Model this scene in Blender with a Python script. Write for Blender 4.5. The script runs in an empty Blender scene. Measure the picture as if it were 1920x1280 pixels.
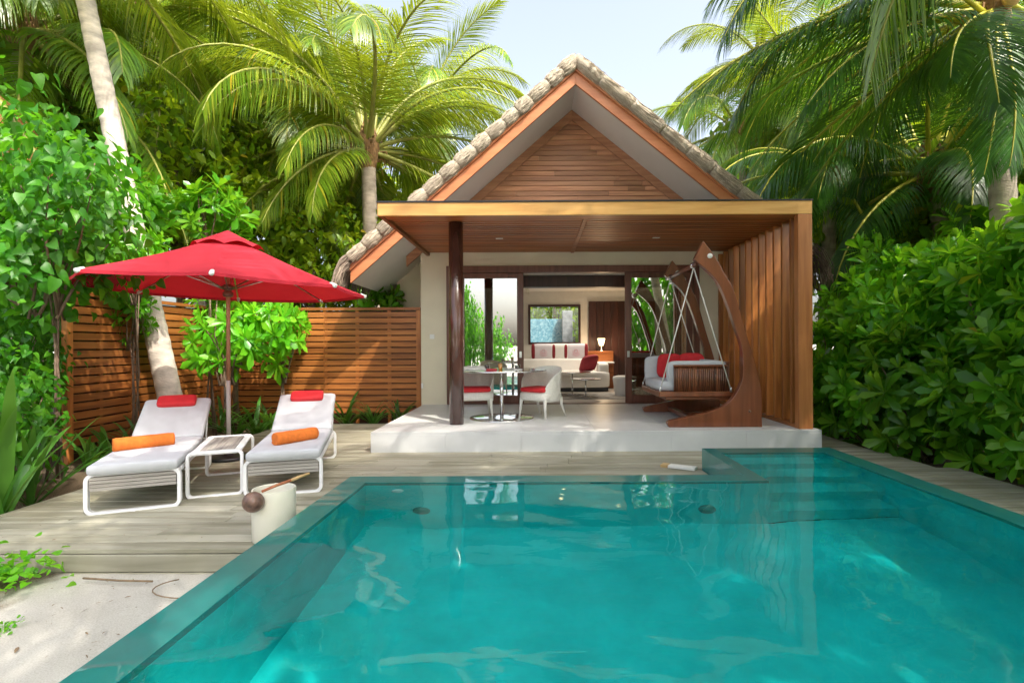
import bpy, bmesh, math, random
import numpy as np
from mathutils import Vector, Matrix

R = math.radians
PI = math.pi
S = bpy.context.scene
C = S.collection

# ------------------------------------------------------------------ camera
CAMZ, F = 1.40, 1000.0                  # eye height above the deck, focal length in photo pixels
VX, VY, ROLL = 1006.0, 647.0, 0.005     # vanishing point of the lens axis, slight roll
cam_d = bpy.data.cameras.new('camera')
cam = bpy.data.objects.new('camera', cam_d)
C.objects.link(cam)
cam_d.sensor_width = 36.0
cam_d.lens = F / 1920 * 36
cam_d.shift_x = -(VX - 960) / 1920
cam_d.shift_y = (VY - 640) / 1920
cam_d.clip_start = 0.05
cam_d.clip_end = 3000
_c, _s = math.cos(ROLL), math.sin(ROLL)
cam.matrix_world = Matrix(((_c, _s, 0, 0), (0, 0, -1, 0), (-_s, _c, 0, CAMZ), (0, 0, 0, 1)))
S.camera = cam

def at(px, py, d):
    """point of the place at depth d that the photo shows at pixel px, py"""
    u, v = px - VX, py - VY
    return Vector(((u - ROLL * v) * d / F, d, CAMZ - (v + ROLL * u) * d / F))

# ------------------------------------------------------------------ light
SUN_TO = Vector((0.40, -0.46, 0.80)).normalized()
sun_el = math.asin(SUN_TO.z)
sun_az = math.atan2(SUN_TO.x, SUN_TO.y)
W = bpy.data.worlds.new('World'); S.world = W; W.use_nodes = True
wn = W.node_tree.nodes; wn.clear()
sky = wn.new('ShaderNodeTexSky'); sky.sky_type = 'NISHITA'; sky.sun_disc = False
sky.sun_elevation = sun_el; sky.sun_rotation = sun_az
sky.air_density = 1.0; sky.dust_density = 6.0; sky.ozone_density = 0.6
bg = wn.new('ShaderNodeBackground'); bg.inputs['Strength'].default_value = 0.15
wo = wn.new('ShaderNodeOutputWorld')
hs = wn.new('ShaderNodeHueSaturation'); hs.inputs['Saturation'].default_value = 0.6; hs.inputs['Value'].default_value = 1.12   # thin tropical haze
W.node_tree.links.new(sky.outputs[0], hs.inputs['Color']); W.node_tree.links.new(hs.outputs[0], bg.inputs[0]); W.node_tree.links.new(bg.outputs[0], wo.inputs[0])
sl = bpy.data.lights.new('sun', 'SUN'); sl.energy = 2.0; sl.angle = R(0.5); sl.color = (1.0, 0.93, 0.80)
so = bpy.data.objects.new('sun', sl); C.objects.link(so)
so.rotation_euler = (-SUN_TO).to_track_quat('-Z', 'Y').to_euler()
S.view_settings.view_transform = 'Standard'; S.view_settings.look = 'None'
S.view_settings.gamma = 1; S.view_settings.use_curve_mapping = False
S.view_settings.exposure = 1.48
S.cycles.max_bounces = 12; S.cycles.transparent_max_bounces = 16; S.cycles.transmission_bounces = 8
S.cycles.diffuse_bounces = 5; S.cycles.glossy_bounces = 4
S.cycles.sample_clamp_indirect = 6.0
S.cycles.use_denoising = True

# ------------------------------------------------------------------ materials
def newmat(name):
    m = bpy.data.materials.new(name); m.use_nodes = True
    n = m.node_tree.nodes; n.clear()
    out = n.new('ShaderNodeOutputMaterial')
    return m, n, m.node_tree.links, out

def setc(sock, c):
    sock.default_value = (c[0], c[1], c[2], 1.0)

def ramp(n, stops):
    r = n.new('ShaderNodeValToRGB')
    e = r.color_ramp.elements
    while len(e) < len(stops): e.new(0.5)
    for k, (p, c) in enumerate(stops):
        e[k].position = p; e[k].color = (c[0], c[1], c[2], 1)
    return r

def mat(name, col, rough=0.5, metal=0.0, var=0.12, scale=6.0, bump=0.0, bscale=60.0, spec=0.5, island=0.0, coat=0.0, stretch=None, detail=4):
    """painted / plastered / woven surface: base colour with soft procedural variation, optional fine bump"""
    m, n, L, out = newmat(name)
    p = n.new('ShaderNodeBsdfPrincipled')
    p.inputs['Roughness'].default_value = rough; p.inputs['Metallic'].default_value = metal
    p.inputs['Specular IOR Level'].default_value = spec; p.inputs['Coat Weight'].default_value = coat
    tc = n.new('ShaderNodeTexCoord'); mp = n.new('ShaderNodeMapping')
    L.new(tc.outputs['Object'], mp.inputs[0])
    if stretch: mp.inputs['Scale'].default_value = stretch
    nz = n.new('ShaderNodeTexNoise'); nz.inputs['Scale'].default_value = scale; nz.inputs['Detail'].default_value = detail
    L.new(mp.outputs[0], nz.inputs[0])
    a = [max(0, x * (1 - var)) for x in col]; b = [min(1, x * (1 + var)) for x in col]
    r = ramp(n, [(0.3, a), (0.7, b)]); L.new(nz.outputs[0], r.inputs[0])
    colout = r.outputs[0]
    if island:
        g = n.new('ShaderNodeNewGeometry')
        mr = n.new('ShaderNodeMapRange'); mr.inputs[3].default_value = 1 - island; mr.inputs[4].default_value = 1 + island
        L.new(g.outputs['Random Per Island'], mr.inputs[0])
        mx = n.new('ShaderNodeMix'); mx.data_type = 'RGBA'; mx.blend_type = 'MULTIPLY'; mx.inputs[0].default_value = 1
        L.new(colout, mx.inputs[6]); L.new(mr.outputs[0], mx.inputs[7]); colout = mx.outputs[2]
    L.new(colout, p.inputs['Base Color'])
    if bump:
        nb = n.new('ShaderNodeTexNoise'); nb.inputs['Scale'].default_value = bscale; nb.inputs['Detail'].default_value = 3
        L.new(mp.outputs[0], nb.inputs[0])
        bm = n.new('ShaderNodeBump'); bm.inputs['Strength'].default_value = bump; bm.inputs['Distance'].default_value = 0.01
        L.new(nb.outputs[0], bm.inputs['Height']); L.new(bm.outputs[0], p.inputs['Normal'])
    L.new(p.outputs[0], out.inputs[0])
    return m

def wood(name, dark, mid, light, axis='X', rough=0.42, island=0.25, grain=14.0, bump=0.15, coat=0.0, stain=0.0, staincol=(0.1, 0.1, 0.08)):
    """timber: grain stretched along one axis, each board (mesh island) its own tone"""
    m, n, L, out = newmat(name)
    p = n.new('ShaderNodeBsdfPrincipled'); p.inputs['Roughness'].default_value = rough; p.inputs['Coat Weight'].default_value = coat
    p.inputs['Coat Roughness'].default_value = 0.15
    tc = n.new('ShaderNodeTexCoord'); mp = n.new('ShaderNodeMapping')
    L.new(tc.outputs['Object'], mp.inputs[0])
    sc = {'X': (0.07, 1, 1), 'Y': (1, 0.07, 1), 'Z': (1, 1, 0.07)}[axis]
    mp.inputs['Scale'].default_value = sc
    g = n.new('ShaderNodeNewGeometry')
    oi = n.new('ShaderNodeObjectInfo'); rs = n.new('ShaderNodeMath'); rs.operation = 'ADD'; fr_ = n.new('ShaderNodeMath'); fr_.operation = 'FRACT'
    L.new(g.outputs['Random Per Island'], rs.inputs[0]); L.new(oi.outputs['Random'], rs.inputs[1]); L.new(rs.outputs[0], fr_.inputs[0])
    ml = n.new('ShaderNodeMath'); ml.operation = 'MULTIPLY'; ml.inputs[1].default_value = 40
    L.new(fr_.outputs[0], ml.inputs[0])
    cmb = n.new('ShaderNodeCombineXYZ')
    for k in range(3): L.new(ml.outputs[0], cmb.inputs[k])
    L.new(cmb.outputs[0], mp.inputs['Location'])
    nz = n.new('ShaderNodeTexNoise'); nz.inputs['Scale'].default_value = grain; nz.inputs['Detail'].default_value = 6
    nz.inputs['Distortion'].default_value = 0.6
    L.new(mp.outputs[0], nz.inputs[0])
    r = ramp(n, [(0.28, dark), (0.5, mid), (0.74, light)]); L.new(nz.outputs[0], r.inputs[0])
    mr = n.new('ShaderNodeMapRange'); mr.inputs[3].default_value = 1 - island; mr.inputs[4].default_value = 1 + island
    L.new(fr_.outputs[0], mr.inputs[0])
    mx = n.new('ShaderNodeMix'); mx.data_type = 'RGBA'; mx.blend_type = 'MULTIPLY'; mx.inputs[0].default_value = 1
    L.new(r.outputs[0], mx.inputs[6]); L.new(mr.outputs[0], mx.inputs[7])
    col = mx.outputs[2]
    if stain:
        n2 = n.new('ShaderNodeTexNoise'); n2.inputs['Scale'].default_value = 1.3; n2.inputs['Detail'].default_value = 5
        L.new(tc.outputs['Object'], n2.inputs[0])
        r2 = ramp(n, [(0.48, (0, 0, 0)), (0.68, (stain, stain, stain))]); L.new(n2.outputs[0], r2.inputs[0])
        m2 = n.new('ShaderNodeMix'); m2.data_type = 'RGBA'; L.new(r2.outputs[0], m2.inputs[0])
        L.new(col, m2.inputs[6]); setc(m2.inputs[7], staincol); col = m2.outputs[2]
    L.new(col, p.inputs['Base Color'])
    bm = n.new('ShaderNodeBump'); bm.inputs['Strength'].default_value = bump; bm.inputs['Distance'].default_value = 0.004
    L.new(nz.outputs[0], bm.inputs['Height']); L.new(bm.outputs[0], p.inputs['Normal'])
    L.new(p.outputs[0], out.inputs[0])
    return m

def leafmat(name, ca, cb, cc=None, trans=(0.25, 0.40, 0.03), tf=0.38, rough=0.38, spec=0.5, yellow=0.0):
    """leaf: each leaf (mesh island) its own green, light passing through the blade"""
    m, n, L, out = newmat(name)
    g = n.new('ShaderNodeNewGeometry')
    cc = cc or cb
    st = [(0.0, ca), (0.55, cb), (0.93 - yellow, cc)]
    if yellow: st += [(1.0 - yellow, cc), (1.0 - yellow * 0.6, (0.42, 0.30, 0.02))]
    r = ramp(n, st)
    L.new(g.outputs['Random Per Island'], r.inputs[0])
    tc = n.new('ShaderNodeTexCoord')
    nz = n.new('ShaderNodeTexNoise'); nz.inputs['Scale'].default_value = 2.2; nz.inputs['Detail'].default_value = 2
    L.new(tc.outputs['Object'], nz.inputs[0])
    mr = n.new('ShaderNodeMapRange'); mr.inputs[1].default_value = 0.3; mr.inputs[2].default_value = 0.7
    mr.inputs[3].default_value = 0.72; mr.inputs[4].default_value = 1.3
    L.new(nz.outputs[0], mr.inputs[0])
    mx = n.new('ShaderNodeMix'); mx.data_type = 'RGBA'; mx.blend_type = 'MULTIPLY'; mx.inputs[0].default_value = 1
    L.new(r.outputs[0], mx.inputs[6]); L.new(mr.outputs[0], mx.inputs[7])
    oi = n.new('ShaderNodeObjectInfo'); ob = n.new('ShaderNodeMapRange'); ob.inputs[3].default_value = 0.72; ob.inputs[4].default_value = 1.25   # every frond / bush its own age
    L.new(oi.outputs['Random'], ob.inputs[0])
    tone = n.new('ShaderNodeMath'); tone.operation = 'MULTIPLY'; L.new(mr.outputs[0], tone.inputs[0]); L.new(ob.outputs[0], tone.inputs[1])
    L.new(tone.outputs[0], mx.inputs[7])
    p = n.new('ShaderNodeBsdfPrincipled'); p.inputs['Roughness'].default_value = rough; p.inputs['Specular IOR Level'].default_value = spec
    L.new(mx.outputs[2], p.inputs['Base Color'])
    t = n.new('ShaderNodeBsdfTranslucent')
    m2 = n.new('ShaderNodeMix'); m2.data_type = 'RGBA'; m2.blend_type = 'MULTIPLY'; m2.inputs[0].default_value = 1
    setc(m2.inputs[6], trans); L.new(tone.outputs[0], m2.inputs[7]); L.new(m2.outputs[2], t.inputs[0])
    ms = n.new('ShaderNodeMixShader'); ms.inputs[0].default_value = tf
    L.new(p.outputs[0], ms.inputs[1]); L.new(t.outputs[0], ms.inputs[2]); L.new(ms.outputs[0], out.inputs[0])
    return m

M = {}
M['teak'] = wood('teak', (0.20, 0.056, 0.013), (0.34, 0.105, 0.026), (0.46, 0.16, 0.044), 'X', island=0.22)
M['teak_y'] = wood('teak_y', (0.17, 0.055, 0.014), (0.30, 0.105, 0.028), (0.42, 0.165, 0.05), 'Y', island=0.22)
M['teak_z'] = wood('teak_z', (0.27, 0.085, 0.020), (0.43, 0.15, 0.038), (0.56, 0.23, 0.062), 'Z', island=0.36)
M['sunlit_teak'] = wood('sunlit_teak', (0.48, 0.235, 0.06), (0.60, 0.325, 0.095), (0.68, 0.40, 0.14), 'X', island=0.06, rough=0.35)  # gold tone puts sunlight on the front fascia into the colour
M['fence'] = wood('fence_teak', (0.20, 0.065, 0.015), (0.34, 0.118, 0.028), (0.45, 0.175, 0.045), 'X', island=0.2)
M['fence_y'] = wood('fence_teak_y', (0.19, 0.06, 0.015), (0.32, 0.11, 0.026), (0.43, 0.165, 0.042), 'Y', island=0.2)
M['gable'] = wood('gable_boards', (0.28, 0.115, 0.055), (0.42, 0.19, 0.095), (0.53, 0.27, 0.145), 'X', island=0.22)
M['barge'] = wood('barge_timber', (0.42, 0.14, 0.05), (0.50, 0.18, 0.07), (0.56, 0.22, 0.09), 'X', island=0.04, grain=8)
M['frame_wood'] = wood('door_timber', (0.10, 0.036, 0.022), (0.155, 0.058, 0.036), (0.21, 0.085, 0.055), 'Z', island=0.15, rough=0.35)
M['dark_wood'] = wood('dark_timber', (0.03, 0.010, 0.007), (0.05, 0.017, 0.011), (0.075, 0.027, 0.018), 'Z', island=0.12, rough=0.4)
M['swing_wood'] = wood('swing_timber', (0.13, 0.036, 0.013), (0.19, 0.054, 0.020), (0.26, 0.080, 0.031), 'Z', island=0.10, rough=0.28, coat=0.4, grain=8)
M['swing_cane'] = wood('swing_cane', (0.07, 0.022, 0.010), (0.15, 0.05, 0.02), (0.26, 0.095, 0.04), 'Z', island=0.45, rough=0.3, coat=0.3)
M['deck'] = wood('weathered_deck', (0.21, 0.195, 0.135), (0.34, 0.32, 0.245), (0.45, 0.425, 0.345), 'X', island=0.13, rough=0.75, grain=10, bump=0.4, stain=0.45, staincol=(0.17, 0.155, 0.085))
M['grey_slat'] = wood('grey_slats', (0.24, 0.22, 0.20), (0.36, 0.335, 0.31), (0.46, 0.43, 0.40), 'X', island=0.12, rough=0.6)
M['grey_slat_y'] = wood('grey_slats_y', (0.20, 0.18, 0.165), (0.31, 0.285, 0.26), (0.42, 0.39, 0.36), 'Y', island=0.2, rough=0.6, grain=20)
M['plaster'] = mat('cream_plaster', (0.72, 0.66, 0.51), 0.85, var=0.05, scale=2, bump=0.12, bscale=90)
M['soffit'] = mat('white_soffit', (0.80, 0.78, 0.74), 0.7, var=0.03, scale=2)
M['terrace'] = mat('terrace_stone', (0.61, 0.615, 0.62), 0.4, var=0.07, scale=2.5, bump=0.05, bscale=120)
M['white_metal'] = mat('white_powder_coat', (0.84, 0.84, 0.86), 0.3, var=0.02)
M['white_fabric'] = mat('white_fabric', (0.54, 0.555, 0.59), 0.85, var=0.04, scale=10, bump=0.3, bscale=400)
M['sofa_fabric'] = mat('sofa_fabric', (0.76, 0.74, 0.70), 0.8, var=0.04, bump=0.2, bscale=250)
M['wicker'] = mat('white_wicker', (0.82, 0.80, 0.74), 0.5, var=0.06, scale=40, bump=0.5, bscale=160)
M['red_fabric'] = mat('red_fabric', (0.62, 0.022, 0.03), 0.75, var=0.08, scale=14, bump=0.25, bscale=300)
M['dark_red'] = mat('crimson_fabric', (0.22, 0.008, 0.016), 0.75, var=0.1, scale=14, bump=0.2, bscale=300)
M['lilac'] = mat('lilac_fabric', (0.66, 0.62, 0.66), 0.8, var=0.06)
M['orange_terry'] = mat('orange_terry', (0.86, 0.215, 0.03), 0.95, var=0.1, scale=30, bump=0.9, bscale=260)
M['chrome'] = mat('chrome', (0.75, 0.76, 0.77), 0.12, metal=1.0, var=0.03)
M['steel'] = mat('brushed_steel', (0.62, 0.62, 0.60), 0.3, metal=1.0, var=0.06)
M['dark_metal'] = mat('dark_metal', (0.04, 0.04, 0.045), 0.4, metal=0.6, var=0.1)
M['cable'] = mat('pale_rope', (0.75, 0.73, 0.68), 0.5, var=0.08, scale=80)
M['ceramic'] = mat('cream_ceramic', (0.80, 0.76, 0.64), 0.45, var=0.04, scale=5, bump=0.06, bscale=60)
M['coconut'] = mat('coconut_shell', (0.16, 0.085, 0.06), 0.35, var=0.5, scale=22, bump=0.4, bscale=60, coat=0.4)
M['handle_red'] = wood('ladle_wood', (0.30, 0.085, 0.035), (0.44, 0.14, 0.06), (0.55, 0.22, 0.10), 'X', rough=0.4)
M['handle_tan'] = mat('bamboo_tip', (0.55, 0.36, 0.16), 0.45, var=0.1)
M['trunk'] = mat('palm_bark', (0.40, 0.335, 0.27), 0.9, var=0.32, scale=3.5, bump=0.9, bscale=22, stretch=(1, 1, 2.2), detail=7)
M['trunk_pale'] = mat('pale_palm_bark', (0.58, 0.51, 0.44), 0.9, var=0.38, scale=3.5, bump=0.8, bscale=24, stretch=(1, 1, 2.2), detail=7)
M['bark'] = mat('shrub_bark', (0.16, 0.11, 0.075), 0.9, var=0.3, scale=12, bump=0.5, bscale=40)
M['husk'] = mat('crown_fibre', (0.23, 0.13, 0.055), 0.95, var=0.45, scale=14, bump=0.8, bscale=60)
M['rachis'] = mat('yellow_green_rib', (0.25, 0.26, 0.05), 0.5, var=0.3, scale=4)
M['rachis_yellow'] = mat('yellow_rib', (0.42, 0.40, 0.035), 0.4, var=0.2, scale=4)
M['lily'] = leafmat('strap_leaf', (0.035, 0.13, 0.018), (0.06, 0.20, 0.025), (0.10, 0.26, 0.03), trans=(0.20, 0.42, 0.03), tf=0.3)
M['naupaka'] = leafmat('naupaka_leaf', (0.038, 0.165, 0.010), (0.085, 0.27, 0.014), (0.19, 0.40, 0.022), trans=(0.32, 0.64, 0.02), tf=0.44, rough=0.3, spec=0.45, yellow=0.02)
M['naupaka_bright'] = leafmat('bright_naupaka_leaf', (0.05, 0.24, 0.010), (0.10, 0.35, 0.014), (0.18, 0.44, 0.022), trans=(0.32, 0.68, 0.02), tf=0.42, rough=0.3, spec=0.4)
M['heart'] = leafmat('heart_leaf', (0.022, 0.12, 0.009), (0.042, 0.185, 0.012), (0.09, 0.28, 0.016), trans=(0.18, 0.55, 0.015), tf=0.38, rough=0.4, spec=0.35)
M['jungle'] = leafmat('jungle_leaf', (0.07, 0.20, 0.011), (0.15, 0.30, 0.014), (0.28, 0.40, 0.02), trans=(0.52, 0.66, 0.02), tf=0.48, spec=0.35, yellow=0.02)
M['jungle_dark'] = leafmat('dark_jungle_leaf', (0.03, 0.11, 0.010), (0.06, 0.17, 0.012), (0.11, 0.24, 0.016), trans=(0.26, 0.44, 0.02), tf=0.42, spec=0.35, yellow=0.03)
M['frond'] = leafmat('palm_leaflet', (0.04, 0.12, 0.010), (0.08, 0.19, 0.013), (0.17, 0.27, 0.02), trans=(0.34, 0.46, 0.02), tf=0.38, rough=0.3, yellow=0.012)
M['frond_sunlit'] = leafmat('sunlit_leaflet', (0.05, 0.14, 0.010), (0.12, 0.22, 0.014), (0.27, 0.33, 0.03), trans=(0.42, 0.50, 0.022), tf=0.36, rough=0.3, yellow=0.03)  # yellower copy of the leaflet, sunlight put into its green
M['frond_shaded'] = leafmat('shaded_leaflet', (0.018, 0.085, 0.012), (0.035, 0.13, 0.015), (0.065, 0.18, 0.018), trans=(0.18, 0.36, 0.015), tf=0.32, rough=0.28)  # darker copy of the leaflet, shade put into its green
M['dead'] = leafmat('dry_leaflet', (0.25, 0.10, 0.025), (0.36, 0.16, 0.04), (0.45, 0.24, 0.07), trans=(0.5, 0.22, 0.05), tf=0.35, rough=0.6)
M['tile_dark'] = mat('dark_glass_top', (0.05, 0.055, 0.06), 0.08, var=0.1)
M['juice'] = mat('orange_juice', (0.80, 0.34, 0.04), 0.2, var=0.06)
M['coffee'] = mat('dark_coffee', (0.05, 0.018, 0.012), 0.15, var=0.1)
M['black'] = mat('black_rubber', (0.02, 0.02, 0.022), 0.6, var=0.1)
M['twig'] = mat('dry_twig', (0.22, 0.15, 0.09), 0.9, var=0.3, scale=20)
M['rug'] = mat('grey_rug', (0.34, 0.32, 0.29), 0.95, var=0.35, scale=7, bump=0.4, bscale=200)
M['roomfloor'] = mat('room_floor', (0.42, 0.38, 0.33), 0.35, var=0.1, scale=3)
M['roomwall'] = mat('room_wall', (0.70, 0.68, 0.63), 0.85, var=0.04)
M['stone_grey'] = mat('grey_stone', (0.30, 0.31, 0.34), 0.8, var=0.3, scale=9, bump=0.4, bscale=30)
M['switch'] = mat('white_plastic', (0.80, 0.80, 0.78), 0.35, var=0.02)

def fibre(name, cols, scale=30, bump=0.9):
    m, n, L, out = newmat(name)
    p = n.new('ShaderNodeBsdfPrincipled'); p.inputs['Roughness'].default_value = 0.95; p.inputs['Specular IOR Level'].default_value = 0.2
    tc = n.new('ShaderNodeTexCoord')
    nz = n.new('ShaderNodeTexNoise'); nz.inputs['Scale'].default_value = scale; nz.inputs['Detail'].default_value = 6; nz.inputs['Roughness'].default_value = 0.75
    L.new(tc.outputs['Object'], nz.inputs[0])
    n2 = n.new('ShaderNodeTexNoise'); n2.inputs['Scale'].default_value = 1.6; n2.inputs['Detail'].default_value = 3
    L.new(tc.outputs['Object'], n2.inputs[0])
    ad = n.new('ShaderNodeMath'); ad.operation = 'MULTIPLY_ADD'; ad.inputs[1].default_value = 0.35
    L.new(n2.outputs[0], ad.inputs[0]); 
    ml = n.new('ShaderNodeMath'); ml.operation = 'MULTIPLY'; ml.inputs[1].default_value = 0.65
    L.new(nz.outputs[0], ml.inputs[0]); L.new(ml.outputs[0], ad.inputs[2])
    r = ramp(n, [(0.36, cols[0]), (0.5, cols[1]), (0.62, cols[2])]); L.new(ad.outputs[0], r.inputs[0])
    L.new(r.outputs[0], p.inputs['Base Color'])
    bm = n.new('ShaderNodeBump'); bm.inputs['Strength'].default_value = bump; bm.inputs['Distance'].default_value = 0.02
    L.new(nz.outputs[0], bm.inputs['Height']); L.new(bm.outputs[0], p.inputs['Normal'])
    L.new(p.outputs[0], out.inputs[0])
    return m
M['thatch'] = fibre('thatch', [(0.15, 0.125, 0.10), (0.34, 0.30, 0.25), (0.50, 0.46, 0.40)], 26)
M['thatch_roll'] = fibre('thatch_roll', [(0.25, 0.20, 0.145), (0.40, 0.34, 0.26), (0.53, 0.47, 0.375)], 60, 0.7)
M['roll_straw'] = mat('roll_straw', (0.42, 0.36, 0.275), 0.95, var=0.3, scale=8, island=0.5)
M['thatch_strand'] = mat('thatch_strand', (0.26, 0.21, 0.16), 0.95, var=0.3, scale=8, island=0.55)
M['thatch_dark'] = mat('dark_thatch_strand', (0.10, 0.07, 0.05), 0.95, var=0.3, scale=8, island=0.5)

def sand_mat():
    m, n, L, out = newmat('sand')
    p = n.new('ShaderNodeBsdfPrincipled'); p.inputs['Roughness'].default_value = 0.95; p.inputs['Specular IOR Level'].default_value = 0.15
    tc = n.new('ShaderNodeTexCoord')
    a = n.new('ShaderNodeTexNoise'); a.inputs['Scale'].default_value = 1.1; a.inputs['Detail'].default_value = 8
    b = n.new('ShaderNodeTexNoise'); b.inputs['Scale'].default_value = 130; b.inputs['Detail'].default_value = 3
    c = n.new('ShaderNodeTexVoronoi'); c.inputs['Scale'].default_value = 9.0
    for q in (a, b, c): L.new(tc.outputs['Object'], q.inputs[0])
    r = ramp(n, [(0.3, (0.49, 0.46, 0.41)), (0.6, (0.63, 0.605, 0.555))]); L.new(a.outputs[0], r.inputs[0])
    r2 = ramp(n, [(0.035, (0.22, 0.16, 0.11)), (0.06, (1, 1, 1))]); L.new(c.outputs['Distance'], r2.inputs[0])
    r3 = ramp(n, [(0.33, (0.80, 0.78, 0.74)), (0.6, (1, 1, 1))]); L.new(b.outputs[0], r3.inputs[0])
    m1 = n.new('ShaderNodeMix'); m1.data_type = 'RGBA'; m1.blend_type = 'MULTIPLY'; m1.inputs[0].default_value = 1
    L.new(r.outputs[0], m1.inputs[6]); L.new(r2.outputs[0], m1.inputs[7])
    m2 = n.new('ShaderNodeMix'); m2.data_type = 'RGBA'; m2.blend_type = 'MULTIPLY'; m2.inputs[0].default_value = 1
    L.new(m1.outputs[2], m2.inputs[6]); L.new(r3.outputs[0], m2.inputs[7])
    # dark leaf-mould soil under the planting, bright sand by the pool
    sp = n.new('ShaderNodeSeparateXYZ'); L.new(tc.outputs['Object'], sp.inputs[0])
    ns = n.new('ShaderNodeTexNoise'); ns.inputs['Scale'].default_value = 2.5; ns.inputs['Detail'].default_value = 6; L.new(tc.outputs['Object'], ns.inputs[0])
    def mask(sock, edge, sign, wid=0.5):
        q = n.new('ShaderNodeMath'); q.operation = 'MULTIPLY_ADD'; q.inputs[1].default_value = sign
        q.inputs[2].default_value = -sign * edge; L.new(sock, q.inputs[0])
        s = n.new('ShaderNodeMath'); s.operation = 'MULTIPLY_ADD'; s.inputs[1].default_value = 1.4; s.inputs[2].default_value = -0.7
        L.new(ns.outputs[0], s.inputs[0])
        t = n.new('ShaderNodeMath'); t.operation = 'ADD'; L.new(q.outputs[0], t.inputs[0]); L.new(s.outputs[0], t.inputs[1])
        v = n.new('ShaderNodeMapRange'); v.inputs[1].default_value = -wid * 0.3; v.inputs[2].default_value = wid * 0.3; L.new(t.outputs[0], v.inputs[0])
        return v.outputs[0]
    ml = mask(sp.outputs[0], -3.25, -1.0); mr_ = mask(sp.outputs[0], 4.6, 1.0); mb = mask(sp.outputs[1], 8.8, 1.0)
    mx1 = n.new('ShaderNodeMath'); mx1.operation = 'MAXIMUM'; L.new(ml, mx1.inputs[0]); L.new(mr_, mx1.inputs[1])
    mx2 = n.new('ShaderNodeMath'); mx2.operation = 'MAXIMUM'; L.new(mx1.outputs[0], mx2.inputs[0]); L.new(mb, mx2.inputs[1])
    near = n.new('ShaderNodeMath'); near.operation = 'LESS_THAN'; near.inputs[1].default_value = 60.0
    L.new(sp.outputs[1], near.inputs[0])
    front = n.new('ShaderNodeMath'); front.operation = 'GREATER_THAN'; front.inputs[1].default_value = -1.5; L.new(sp.outputs[1], front.inputs[0])
    q1 = n.new('ShaderNodeMath'); q1.operation = 'MULTIPLY'; L.new(mx2.outputs[0], q1.inputs[0]); L.new(near.outputs[0], q1.inputs[1])
    q2 = n.new('ShaderNodeMath'); q2.operation = 'MULTIPLY'; L.new(q1.outputs[0], q2.inputs[0]); L.new(front.outputs[0], q2.inputs[1])
    soil = ramp(n, [(0.35, (0.05, 0.035, 0.022)), (0.65, (0.20, 0.15, 0.10))]); L.new(b.outputs[0], soil.inputs[0])
    m3 = n.new('ShaderNodeMix'); m3.data_type = 'RGBA'; L.new(q2.outputs[0], m3.inputs[0]); L.new(m2.outputs[2], m3.inputs[6]); L.new(soil.outputs[0], m3.inputs[7])
    L.new(m3.outputs[2], p.inputs['Base Color'])
    bm = n.new('ShaderNodeBump'); bm.inputs['Strength'].default_value = 0.6; bm.inputs['Distance'].default_value = 0.03
    L.new(a.outputs[0], bm.inputs['Height']); L.new(bm.outputs[0], p.inputs['Normal'])
    L.new(p.outputs[0], out.inputs[0])
    return m
M['sand'] = sand_mat()

def pool_mat(name, col, rough, coat=0.0, ior=1.33):
    m, n, L, out = newmat(name)
    p = n.new('ShaderNodeBsdfPrincipled'); p.inputs['Roughness'].default_value = rough
    p.inputs['IOR'].default_value = 1.4; p.inputs['Coat Weight'].default_value = coat; p.inputs['Coat Roughness'].default_value = 0.015; p.inputs['Coat IOR'].default_value = ior
    tc = n.new('ShaderNodeTexCoord')
    a = n.new('ShaderNodeTexNoise'); a.inputs['Scale'].default_value = 1.8; a.inputs['Detail'].default_value = 8; a.inputs['Roughness'].default_value = 0.65
    L.new(tc.outputs['Object'], a.inputs[0])
    r = ramp(n, [(0.3, [x * 0.82 for x in col]), (0.7, [x * 1.16 for x in col])]); L.new(a.outputs[0], r.inputs[0])
    L.new(r.outputs[0], p.inputs['Base Color']); L.new(p.outputs[0], out.inputs[0])
    return m
M['pool'] = pool_mat('pool_plaster', (0.003, 0.57, 0.575), 0.6)
M['pool_rim'] = pool_mat('wet_pool_rim', (0.018, 0.22, 0.21), 0.35, coat=1.0)

def water_mat():
    m, n, L, out = newmat('pool_water')
    g = n.new('ShaderNodeBsdfGlass'); g.inputs['IOR'].default_value = 1.33; g.inputs['Roughness'].default_value = 0.0
    setc(g.inputs[0], (0.80, 1.0, 1.0))
    tc = n.new('ShaderNodeTexCoord')
    mp = n.new('ShaderNodeMapping'); L.new(tc.outputs['Object'], mp.inputs[0]); mp.inputs['Scale'].default_value = (1.0, 1.5, 1)
    a = n.new('ShaderNodeTexNoise'); a.inputs['Scale'].default_value = 3.2; a.inputs['Detail'].default_value = 3; a.inputs['Roughness'].default_value = 0.5; a.inputs['Distortion'].default_value = 0.5
    L.new(mp.outputs[0], a.inputs[0])
    bm = n.new('ShaderNodeBump'); bm.inputs['Strength'].default_value = 0.04; bm.inputs['Distance'].default_value = 0.03
    L.new(a.outputs[0], bm.inputs['Height']); L.new(bm.outputs[0], g.inputs['Normal'])
    L.new(g.outputs[0], out.inputs[0])
    return m
M['water'] = water_mat()

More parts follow.
